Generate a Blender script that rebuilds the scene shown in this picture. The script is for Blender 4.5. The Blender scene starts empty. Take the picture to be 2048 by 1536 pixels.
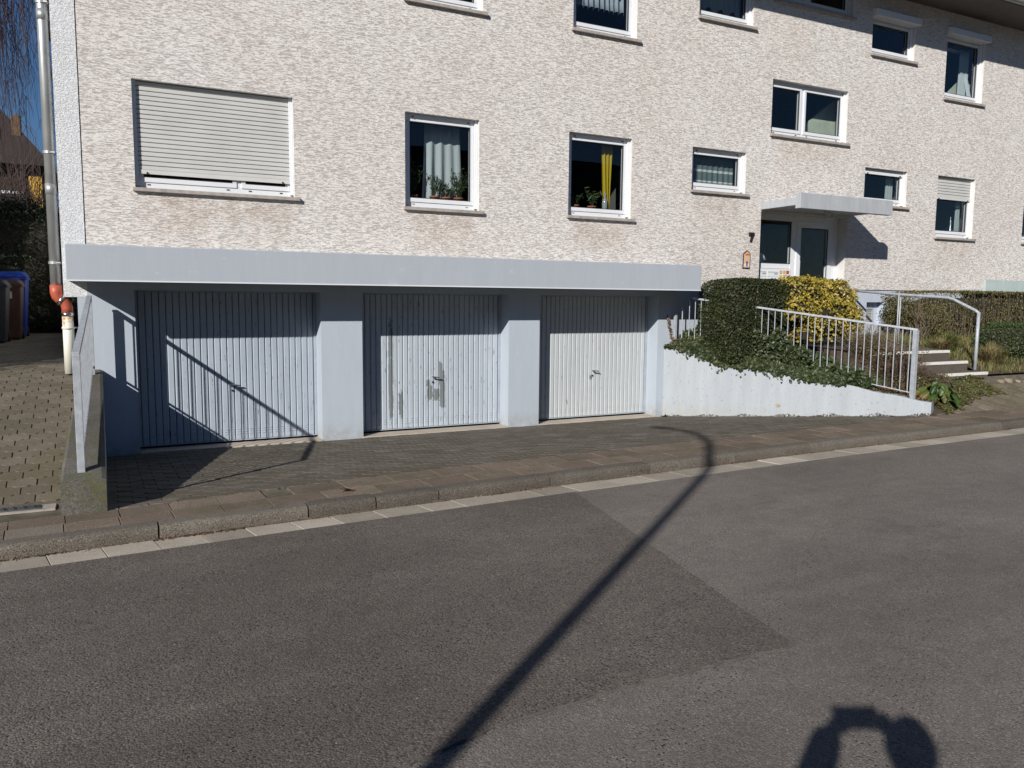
import bpy, math, random
import numpy as np
from mathutils import Vector, Matrix
R_ = math.radians
rnd = random.Random(7)
nr = np.random.default_rng(11)
S = bpy.context.scene
COL = S.collection

# ------------------------------------------------------------------ camera
cam_d = bpy.data.cameras.new('camera')
cam = bpy.data.objects.new('camera', cam_d); COL.objects.link(cam)
cam_d.sensor_width = 36; cam_d.lens = 1600 / 2048 * 36
cam_d.clip_start = .05; cam_d.clip_end = 1500
def cam_matrix(yaw, pitch, roll):
    cy, sy, cp, sp = math.cos(yaw), math.sin(yaw), math.cos(pitch), math.sin(pitch)
    F = Vector((sy*cp, cy*cp, -sp)); r = Vector((cy, -sy, 0)); u = r.cross(F)
    c, s = math.cos(roll), math.sin(roll)
    r2 = r*c + u*s; u2 = u*c - r*s
    return Matrix(((r2.x, u2.x, -F.x, 0), (r2.y, u2.y, -F.y, 0), (r2.z, u2.z, -F.z, 0), (0, 0, 0, 1)))
cam.matrix_world = cam_matrix(R_(27.05), R_(6.06), R_(.5))
S.camera = cam
S.render.resolution_x = 1024; S.render.resolution_y = 768

# ------------------------------------------------------------------ light
SUN_AZ, SUN_EL = 50.4, 26.0            # azimuth the light travels towards (from +Y to +X), elevation
w = bpy.data.worlds.new('World'); S.world = w; w.use_nodes = True
nt = w.node_tree; nt.nodes.clear()
sky = nt.nodes.new('ShaderNodeTexSky'); sky.sky_type = 'NISHITA'; sky.sun_disc = False
sky.sun_elevation = R_(SUN_EL); sky.sun_rotation = R_(SUN_AZ + 180)
sky.air_density = 1.0; sky.dust_density = 0.0; sky.ozone_density = 8.0; sky.altitude = 300
bg = nt.nodes.new('ShaderNodeBackground'); bg.inputs[1].default_value = .05
wo = nt.nodes.new('ShaderNodeOutputWorld')
nt.links.new(sky.outputs[0], bg.inputs[0]); nt.links.new(bg.outputs[0], wo.inputs[0])
sd = bpy.data.lights.new('sun', 'SUN'); sd.energy = 5.0; sd.angle = R_(.55); sd.color = (1, .955, .89)
sun = bpy.data.objects.new('sun', sd); COL.objects.link(sun)
el, az = R_(SUN_EL), R_(SUN_AZ)
SD = Vector((math.sin(az)*math.cos(el), math.cos(az)*math.cos(el), -math.sin(el)))
sun.rotation_euler = SD.to_track_quat('-Z', 'Y').to_euler()
sun.location = (-20, -20, 20)
S.view_settings.view_transform = 'Standard'; S.view_settings.look = 'None'
S.view_settings.gamma = 1; S.view_settings.exposure = 0.2
S.view_settings.use_curve_mapping = False

# ------------------------------------------------------------------ materials
class NT:
    def __init__(s, name):
        s.m = bpy.data.materials.new(name); s.m.use_nodes = True
        s.t = s.m.node_tree; s.b = s.t.nodes['Principled BSDF']; s.out = s.t.nodes['Material Output']
        s.geo = None
    def n(s, typ, **kw):
        k = s.t.nodes.new(typ)
        for a, v in kw.items(): setattr(k, a, v)
        return k
    def L(s, a, b): s.t.links.new(a, b)
    def pos(s, scale=(1, 1, 1), rot=(0, 0, 0), obj=False):
        if obj: src = s.n('ShaderNodeTexCoord').outputs['Object']
        else: src = s.n('ShaderNodeNewGeometry').outputs['Position']
        mp = s.n('ShaderNodeMapping'); mp.inputs['Scale'].default_value = scale; mp.inputs['Rotation'].default_value = rot
        s.L(src, mp.inputs[0]); return mp.outputs[0]
    def noise(s, vec, scale, detail=3, rough=.55, dist=0):
        k = s.n('ShaderNodeTexNoise'); k.inputs['Scale'].default_value = scale; k.inputs['Detail'].default_value = detail
        k.inputs['Roughness'].default_value = rough; k.inputs['Distortion'].default_value = dist
        s.L(vec, k.inputs['Vector']); return k.outputs['Fac']
    def voro(s, vec, scale, feature='F1', rand=1):
        k = s.n('ShaderNodeTexVoronoi', feature=feature); k.inputs['Scale'].default_value = scale
        k.inputs['Randomness'].default_value = rand
        s.L(vec, k.inputs['Vector']); return k
    def ramp(s, fac, stops, interp='LINEAR'):
        k = s.n('ShaderNodeValToRGB'); cr = k.color_ramp; cr.interpolation = interp
        while len(cr.elements) < len(stops): cr.elements.new(.5)
        for e, (p, c) in zip(cr.elements, stops):
            e.position = p; e.color = (c, c, c, 1) if not hasattr(c, '__len__') else (*c, 1)
        s.L(fac, k.inputs[0]); return k.outputs[0]
    def mix(s, fac, a, b, mode='MIX'):
        k = s.n('ShaderNodeMix', data_type='RGBA', blend_type=mode)
        for idx, v in ((0, fac), (6, a), (7, b)):
            if hasattr(v, 'is_linked'): s.L(v, k.inputs[idx])
            elif idx == 0: k.inputs[0].default_value = v
            else: k.inputs[idx].default_value = (*v, 1) if hasattr(v, '__len__') else (v, v, v, 1)
        return k.outputs[2]
    def math(s, op, a, b=0, c=None):
        k = s.n('ShaderNodeMath', operation=op)
        for i, v in enumerate((a, b) if c is None else (a, b, c)):
            if hasattr(v, 'is_linked'): s.L(v, k.inputs[i])
            else: k.inputs[i].default_value = v
        return k.outputs[0]
    def col(s, v):
        if hasattr(v, 'is_linked'): s.L(v, s.b.inputs['Base Color'])
        else: s.b.inputs['Base Color'].default_value = (*v, 1)
    def bump(s, h, strength=.4, dist=.01):
        k = s.n('ShaderNodeBump'); k.inputs['Strength'].default_value = strength; k.inputs['Distance'].default_value = dist
        s.L(h, k.inputs['Height']); s.L(k.outputs[0], s.b.inputs['Normal'])
    def set(s, **kw):
        for a, v in kw.items(): s.b.inputs[a.replace('_', ' ').title() if a != 'ior' else 'IOR'].default_value = v
        return s

def simple(name, c, rough=.6, metal=0, var=.12, vscale=6, bump=.0, bscale=60, spec=.5):
    k = NT(name); p = k.pos()
    f = k.noise(p, vscale, 4)
    lo = tuple(x*(1-var) for x in c); hi = tuple(min(1, x*(1+var)) for x in c)
    k.col(k.ramp(f, [(.3, lo), (.7, hi)]))
    k.b.inputs['Roughness'].default_value = rough; k.b.inputs['Metallic'].default_value = metal
    k.b.inputs['Specular IOR Level'].default_value = spec
    if bump: k.bump(k.noise(p, bscale, 4), bump, .004)
    return k.m

def m_plaster():
    k = NT('scratched_render'); 
    # short horizontal scratches of differing depth
    g1 = k.noise(k.pos((9, 1, 92)), 1.0, 2, .6, .35); g2 = k.noise(k.pos((20, 1, 150)), 1.0, 2, .55, .5)
    groove = k.ramp(g1, [(.37, 0), (.44, 1)]); groove2 = k.ramp(g2, [(.37, .2), (.43, 1)])
    gg = k.math('MULTIPLY', groove, groove2)
    grain = k.noise(k.pos((1, 1, 1.7)), 75, 3)
    h = k.math('ADD', k.math('MULTIPLY', gg, .9), k.math('MULTIPLY', grain, .35))
    tone = k.noise(k.pos((1, 1, .8)), .8, 5, .6)
    base = k.ramp(tone, [(.3, (.69, .65, .615)), (.5, (.715, .685, .655)), (.7, (.735, .72, .70))])
    blot = k.noise(k.pos((1, 1, 1.6)), 4, 4, .6)
    base = k.mix(k.ramp(blot, [(.35, .25), (.6, 0)]), base, (.62, .545, .49))
    c = k.mix(k.ramp(gg, [(0, .56), (.8, 0)]), base, (.25, .21, .185))
    # brown rain dirt under the sills
    sp = k.n('ShaderNodeSeparateXYZ'); k.L(k.n('ShaderNodeNewGeometry').outputs['Position'], sp.inputs[0])
    dirt = None
    for (x0, x1, zt, amt) in ((.35, 2.4, 1.25, .5), (3.9, 4.9, 1.2, .5), (6.5, 7.6, 1.2, .4), (8.9, 10., 1.78, .3), (10.6, 12.4, 2.86, .3), (15.1, 16.3, 1.27, .3)):
        a = k.math('MULTIPLY', k.math('SMOOTH_MAX', 0, k.math('SUBTRACT', 1, k.math('DIVIDE', k.math('ABSOLUTE', k.math('SUBTRACT', sp.outputs[0], (x0+x1)/2)), (x1-x0)/2*1.05)), .02), 3)
        a = k.math('MINIMUM', a, 1)
        d = k.math('DIVIDE', k.math('SUBTRACT', zt, sp.outputs[2]), .55)
        b = k.math('MULTIPLY', k.math('SUBTRACT', 1, k.math('MINIMUM', k.math('ABSOLUTE', k.math('SUBTRACT', d, .25)), 1)), amt*1.05)
        v = k.math('MULTIPLY', a, b)
        dirt = v if dirt is None else k.math('MAXIMUM', dirt, v)
    dirt = k.math('MULTIPLY', dirt, k.ramp(k.noise(k.pos((1.6, 1, 1.0)), 3.5, 5, .7), [(.35, .1), (.62, 1)]))
    c = k.mix(dirt, c, (.36, .27, .19))
    k.col(c); k.b.inputs['Roughness'].default_value = .95; k.b.inputs['Specular IOR Level'].default_value = .15
    k.bump(h, .8, .006)
    return k.m

def m_whiterender():
    k = NT('white_render'); h = k.noise(k.pos((1, 1, 1.8)), 38, 4, .6, .8)
    k.col(k.ramp(k.noise(k.pos(), 3, 4), [(.3, (.70, .715, .735)), (.7, (.75, .765, .785))]))
    k.b.inputs['Roughness'].default_value = .9; k.b.inputs['Specular IOR Level'].default_value = .2
    k.bump(k.ramp(h, [(.35, 0), (.55, 1)]), .8, .008)
    return k.m

def m_bluepaint(name='pale_blue_masonry_paint', a=(.385, .435, .495), b=(.415, .465, .525), grime=.5):
    k = NT(name)
    streak = k.noise(k.pos((5, 5, .8)), 1.6, 6, .7)
    c = k.ramp(streak, [(.3, a), (.65, b)])
    spots = k.ramp(k.noise(k.pos(), 34, 3, .5), [(.68, 0), (.76, grime)])
    c = k.mix(spots, c, (.28, .29, .31))
    wear = k.ramp(k.noise(k.pos((1, 1, 2)), 4.5, 6, .7), [(.62, 0), (.74, .55)])
    c = k.mix(wear, c, (.52, .55, .59))
    sp = k.n('ShaderNodeSeparateXYZ'); k.L(k.n('ShaderNodeNewGeometry').outputs['Position'], sp.inputs[0])
    low = k.math('MULTIPLY', k.ramp(k.math('MULTIPLY', k.math('ADD', sp.outputs[2], 1.97), 3.6), [(0, 1), (1, 0)]), k.ramp(k.noise(k.pos(), 9, 6, .75), [(.36, 0), (.62, 1)]))
    c = k.mix(k.math('MULTIPLY', low, .8), c, (.30, .28, .24))
    k.col(c); k.b.inputs['Roughness'].default_value = .8; k.b.inputs['Specular IOR Level'].default_value = .25
    k.bump(k.noise(k.pos(), 55, 5, .6), .35, .004)
    return k.m

RUST = (9.26, 9.07, -1.61)
def m_conc_wall():
    k = NT('whitewashed_concrete')
    c = k.ramp(k.noise(k.pos((5, 5, .8)), 1.5, 6, .65), [(.3, (.33, .36, .395)), (.7, (.39, .42, .45))])
    pits = k.ramp(k.noise(k.pos(), 26, 3, .5), [(.65, 0), (.70, 1)])
    c = k.mix(k.math('MULTIPLY', pits, .55), c, (.24, .23, .21))
    big = k.ramp(k.noise(k.pos((1, 1, .5)), 2.3, 6, .7), [(.55, 0), (.78, .6)])
    c = k.mix(big, c, (.34, .345, .33))
    sp = k.n('ShaderNodeSeparateXYZ'); k.L(k.n('ShaderNodeNewGeometry').outputs['Position'], sp.inputs[0])
    low = k.ramp(k.math('MULTIPLY', k.math('ADD', sp.outputs[2], 1.93), 3.2), [(0, 1), (1, 0)])
    c = k.mix(k.math('MULTIPLY', low, k.ramp(k.noise(k.pos(), 7, 6, .7), [(.35, 0), (.7, .8)])), c, (.33, .31, .24))
    vd = k.n('ShaderNodeVectorMath', operation='DISTANCE'); k.L(k.n('ShaderNodeNewGeometry').outputs['Position'], vd.inputs[0]); vd.inputs[1].default_value = RUST
    rs = k.ramp(k.math('ADD', vd.outputs['Value'], k.math('MULTIPLY', k.noise(k.pos(), 40, 3), .06)), [(.055, 1), (.075, 0)])
    c = k.mix(k.math('MULTIPLY', rs, k.ramp(k.noise(k.pos(), 60, 3), [(.4, 0), (.5, .9)])), c, (.33, .21, .08))
    c = k.mix(k.ramp(k.noise(k.pos((6, 6, .6)), 2.2, 5, .7), [(.55, 0), (.75, .35)]), c, (.30, .31, .27))
    k.col(c); k.b.inputs['Roughness'].default_value = .85; k.b.inputs['Specular IOR Level'].default_value = .25
    k.bump(k.math('SUBTRACT', k.noise(k.pos(), 40, 4), pits), .5, .006)
    return k.m

def m_stone(name, a, b, moss=None, scale=1.0, spk=.5, bumpd=.004):
    k = NT(name)
    c = k.ramp(k.noise(k.pos(), 2.3*scale, 6, .65), [(.3, a), (.7, b)])
    sp = k.noise(k.pos(), 150*scale, 2, .6)
    c = k.mix(k.ramp(sp, [(.38, spk), (.5, 0)]), c, tuple(x*.35 for x in a))
    c = k.mix(k.ramp(sp, [(.60, 0), (.72, spk*.7)]), c, tuple(min(.6, x*2.2+.03) for x in b))
    if moss:
        c = k.mix(k.ramp(k.noise(k.pos(), 3.1, 7, .75), [(.48, 0), (.66, .85)]), c, moss)
    oi = k.n('ShaderNodeObjectInfo')
    c = k.mix(.85, c, k.ramp(oi.outputs['Random'], [(0, .72), (1, 1.22)]), 'MULTIPLY')
    k.col(c); k.b.inputs['Roughness'].default_value = .93; k.b.inputs['Specular IOR Level'].default_value = .25
    k.bump(k.noise(k.pos(), 120*scale, 4, .7), .7, bumpd)
    return k.m

def m_paver(name, a, b, island=False, moss=(.10, .095, .05), light=.28):
    k = NT(name)
    src = k.n('ShaderNodeNewGeometry').outputs['Random Per Island'] if island else k.n('ShaderNodeObjectInfo').outputs['Random']
    c = k.ramp(src, [(0, a), (1, b)])
    c = k.mix(k.ramp(k.noise(k.pos(), 1.1, 7, .7), [(.42, 0), (.68, .8)]), c, moss)
    sp = k.noise(k.pos(), 130, 2, .6)
    c = k.mix(k.ramp(sp, [(.36, .55), (.5, 0)]), c, tuple(x*.35 for x in a))
    c = k.mix(k.ramp(k.noise(k.pos((1, 3.2, 1)), 13, 4, .6), [(.64, 0), (.76, .45)]), c, (light, light*.95, light*.86))
    k.col(c); k.b.inputs['Roughness'].default_value = .9; k.b.inputs['Specular IOR Level'].default_value = .25
    k.bump(k.noise(k.pos(), 90, 4, .7), .6, .004)
    return k.m

def m_asphalt(name, a, b, spk, sc=1.0):
    k = NT(name)
    v = k.voro(k.pos(), 140*sc); v2 = k.voro(k.pos(), 60*sc)
    big = k.noise(k.pos(), .55, 5, .6); med = k.noise(k.pos(), 6, 4, .6)
    c = k.ramp(big, [(.36, a), (.62, b)])
    stain = k.ramp(k.noise(k.pos((1, 1.6, 1)), 1.7, 6, .7), [(.60, 0), (.72, .45)])
    c = k.mix(stain, c, tuple(x*.62 for x in a))
    c = k.mix(k.ramp(k.noise(k.pos((.25, 2.2, 1)), 1.1, 4, .6), [(.5, 0), (.7, .35)]), c, tuple(x*1.22 for x in b))
    rs = k.n('ShaderNodeSeparateColor'); k.L(v.outputs['Color'], rs.inputs[0])
    c = k.mix(.9, c, k.ramp(rs.outputs[0], [(0, .72), (.6, .98), (.9, 1.15), (1, 1.6)]), 'MULTIPLY')
    c = k.mix(k.ramp(v.outputs['Distance'], [(.42, 0), (.8, spk)]), c, tuple(x*.18 for x in a))
    rs2 = k.n('ShaderNodeSeparateColor'); k.L(v2.outputs['Color'], rs2.inputs[0])
    white = k.math('MULTIPLY', k.ramp(rs2.outputs[1], [(.972, 0), (.98, 1)]), k.ramp(v2.outputs['Distance'], [(.18, 1), (.26, 0)]))
    hole = k.math('MULTIPLY', k.ramp(rs2.outputs[2], [(.88, 0), (.9, 1)]), k.ramp(v2.outputs['Distance'], [(.2, 1), (.34, 0)]))
    c = k.mix(hole, c, (.018, .017, .016)); c = k.mix(k.math('MULTIPLY', white, .8), c, (.34, .32, .29))
    c = k.mix(k.ramp(med, [(.35, .22), (.6, 0)]), c, tuple(x*.5 for x in a))
    k.col(c); k.b.inputs['Roughness'].default_value = .85; k.b.inputs['Specular IOR Level'].default_value = .3
    h = k.math('SUBTRACT', k.math('ADD', k.noise(k.pos(), 70*sc, 3, .6), k.math('MULTIPLY', v.outputs['Distance'], -.8)), hole)
    k.bump(h, .6, .005*(1+.3*(1/sc-1)))
    return k.m

def m_leaf(name, cols, rough=.45, trans=.25, perobj=False):
    k = NT(name); g = k.n('ShaderNodeNewGeometry')
    n = len(cols)
    c = k.ramp(k.n('ShaderNodeObjectInfo').outputs['Random'] if perobj else g.outputs['Random Per Island'], [(i/(n-1) if n > 1 else 0, q) for i, q in enumerate(cols)])
    c = k.mix(k.ramp(k.noise(k.pos(), 3, 3), [(.35, .35), (.65, 0)]), c, tuple(x*.55 for x in cols[0]))
    k.col(c); k.b.inputs['Roughness'].default_value = rough; k.b.inputs['Specular IOR Level'].default_value = .35
    tr = k.n('ShaderNodeBsdfTranslucent'); k.L(c, tr.inputs[0])
    mx = k.n('ShaderNodeMixShader'); mx.inputs[0].default_value = trans
    k.L(k.b.outputs[0], mx.inputs[1]); k.L(tr.outputs[0], mx.inputs[2]); k.L(mx.outputs[0], k.out.inputs[0])
    return k.m

def m_glass():
    k = NT('window_glass'); k.t.nodes.remove(k.b)
    fr = k.n('ShaderNodeFresnel'); gg_ = k.n('ShaderNodeNewGeometry'); k.L(k.math('ADD', 1.5, k.math('MULTIPLY', gg_.outputs['Backfacing'], 1/1.5-1.5)), fr.inputs[0])
    f2 = k.math('ADD', k.math('MULTIPLY', fr.outputs[0], 1.0), .0)
    tr = k.n('ShaderNodeBsdfTransparent'); tr.inputs[0].default_value = (.88, .91, .91, 1)
    gl = k.n('ShaderNodeBsdfGlossy'); gl.inputs['Roughness'].default_value = .004
    bp = k.n('ShaderNodeBump'); bp.inputs['Strength'].default_value = .05; bp.inputs['Distance'].default_value = .02
    k.L(k.noise(k.pos(), 1.3, 1), bp.inputs['Height']); k.L(bp.outputs[0], gl.inputs['Normal'])
    mx = k.n('ShaderNodeMixShader'); k.L(f2, mx.inputs[0]); k.L(tr.outputs[0], mx.inputs[1]); k.L(gl.outputs[0], mx.inputs[2])
    k.L(mx.outputs[0], k.out.inputs[0]); return k.m

def m_cloth(name, c, trans=.4, alpha=1.0, stripes=None):
    k = NT(name)
    cc = k.mix(k.ramp(k.noise(k.pos((30, 30, .8)), 1, 3), [(.35, .25), (.6, 0)]), c, tuple(x*.6 for x in c))
    if stripes:
        sp = k.n('ShaderNodeSeparateXYZ'); k.L(k.n('ShaderNodeNewGeometry').outputs['Position'], sp.inputs[0])
        for z, h in stripes:
            d = k.math('ABSOLUTE', k.math('SUBTRACT', sp.outputs[2], z))
            cc = k.mix(k.math('LESS_THAN', d, h), cc, (.75, .8, .78))
    k.col(cc); k.b.inputs['Roughness'].default_value = .9
    tr = k.n('ShaderNodeBsdfTranslucent'); k.L(cc, tr.inputs[0])
    mx = k.n('ShaderNodeMixShader'); mx.inputs[0].default_value = trans
    k.L(k.b.outputs[0], mx.inputs[1]); k.L(tr.outputs[0], mx.inputs[2])
    if alpha < 1:
        tp = k.n('ShaderNodeBsdfTransparent'); m2 = k.n('ShaderNodeMixShader'); m2.inputs[0].default_value = alpha
        k.L(tp.outputs[0], m2.inputs[1]); k.L(mx.outputs[0], m2.inputs[2]); k.L(m2.outputs[0], k.out.inputs[0])
    else: k.L(mx.outputs[0], k.out.inputs[0])
    return k.m

def m_door(name, a, b, patches=(), chips=.5, primer=(.17, .19, .20)):
    k = NT(name)
    c = k.ramp(k.noise(k.pos((3, 1, .6)), 1.5, 5, .6), [(.3, a), (.7, b)])
    sp = k.n('ShaderNodeSeparateXYZ'); k.L(k.n('ShaderNodeNewGeometry').outputs['Position'], sp.inputs[0])
    nx = k.noise(k.pos((22, 1, 9)), 1.4, 5, .7)
    mask = None
    for (x, z, rx, rz) in patches:
        dx = k.math('DIVIDE', k.math('SUBTRACT', sp.outputs[0], x), rx); dz = k.math('DIVIDE', k.math('SUBTRACT', sp.outputs[2], z), rz)
        d = k.math('ADD', k.math('POWER', k.math('ABSOLUTE', dx), 4), k.math('POWER', k.math('ABSOLUTE', dz), 4))
        d = k.math('ADD', d, k.math('MULTIPLY', k.math('SUBTRACT', nx, .5), 3.6))
        v = k.math('LESS_THAN', d, .62); mask = v if mask is None else k.math('MAXIMUM', mask, v)
    ch = k.ramp(k.noise(k.pos((42, 1, 7)), 1, 3, .6), [(.675-.03*chips, 0), (.682-.03*chips, 1)])
    if mask is not None: ch = k.math('MAXIMUM', mask, ch)
    c = k.mix(ch, c, primer)
    c = k.mix(k.ramp(k.noise(k.pos((5, 1, 2)), 2.3, 6, .7), [(.5, 0), (.75, .35)]), c, tuple(x*.72 for x in a))
    k.col(c); k.b.inputs['Roughness'].default_value = .55; k.b.inputs['Specular IOR Level'].default_value = .35
    k.bump(k.math('MULTIPLY', ch, -1), .3, .001)
    return k.m

def m_rustpipe():
    k = NT('rusty_white_pipe')
    sp = k.n('ShaderNodeSeparateXYZ'); k.L(k.n('ShaderNodeNewGeometry').outputs['Position'], sp.inputs[0])
    top = k.math('MULTIPLY', k.math('SUBTRACT', sp.outputs[2], -.33), 7)
    r = k.ramp(k.math('ADD', k.math('MULTIPLY', k.noise(k.pos(), 14, 5, .7), 1.0), k.math('MULTIPLY', top, .28)), [(.52, 0), (.66, 1)])
    c = k.mix(r, (.66, .65, .58), (.40, .20, .05))
    c = k.mix(k.ramp(k.noise(k.pos((1, 1, .6)), 40, 3), [(.66, 0), (.7, .7)]), c, (.2, .12, .06))
    k.col(c); k.b.inputs['Roughness'].default_value = .6; return k.m

def m_galv():
    k = NT('galvanised_zinc')
    c = k.ramp(k.noise(k.pos((2, 2, .7)), 5, 5, .6), [(.3, (.36, .37, .37)), (.7, (.52, .53, .52))])
    k.col(c); k.b.inputs['Metallic'].default_value = .55; k.b.inputs['Roughness'].default_value = .42
    return k.m

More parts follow.
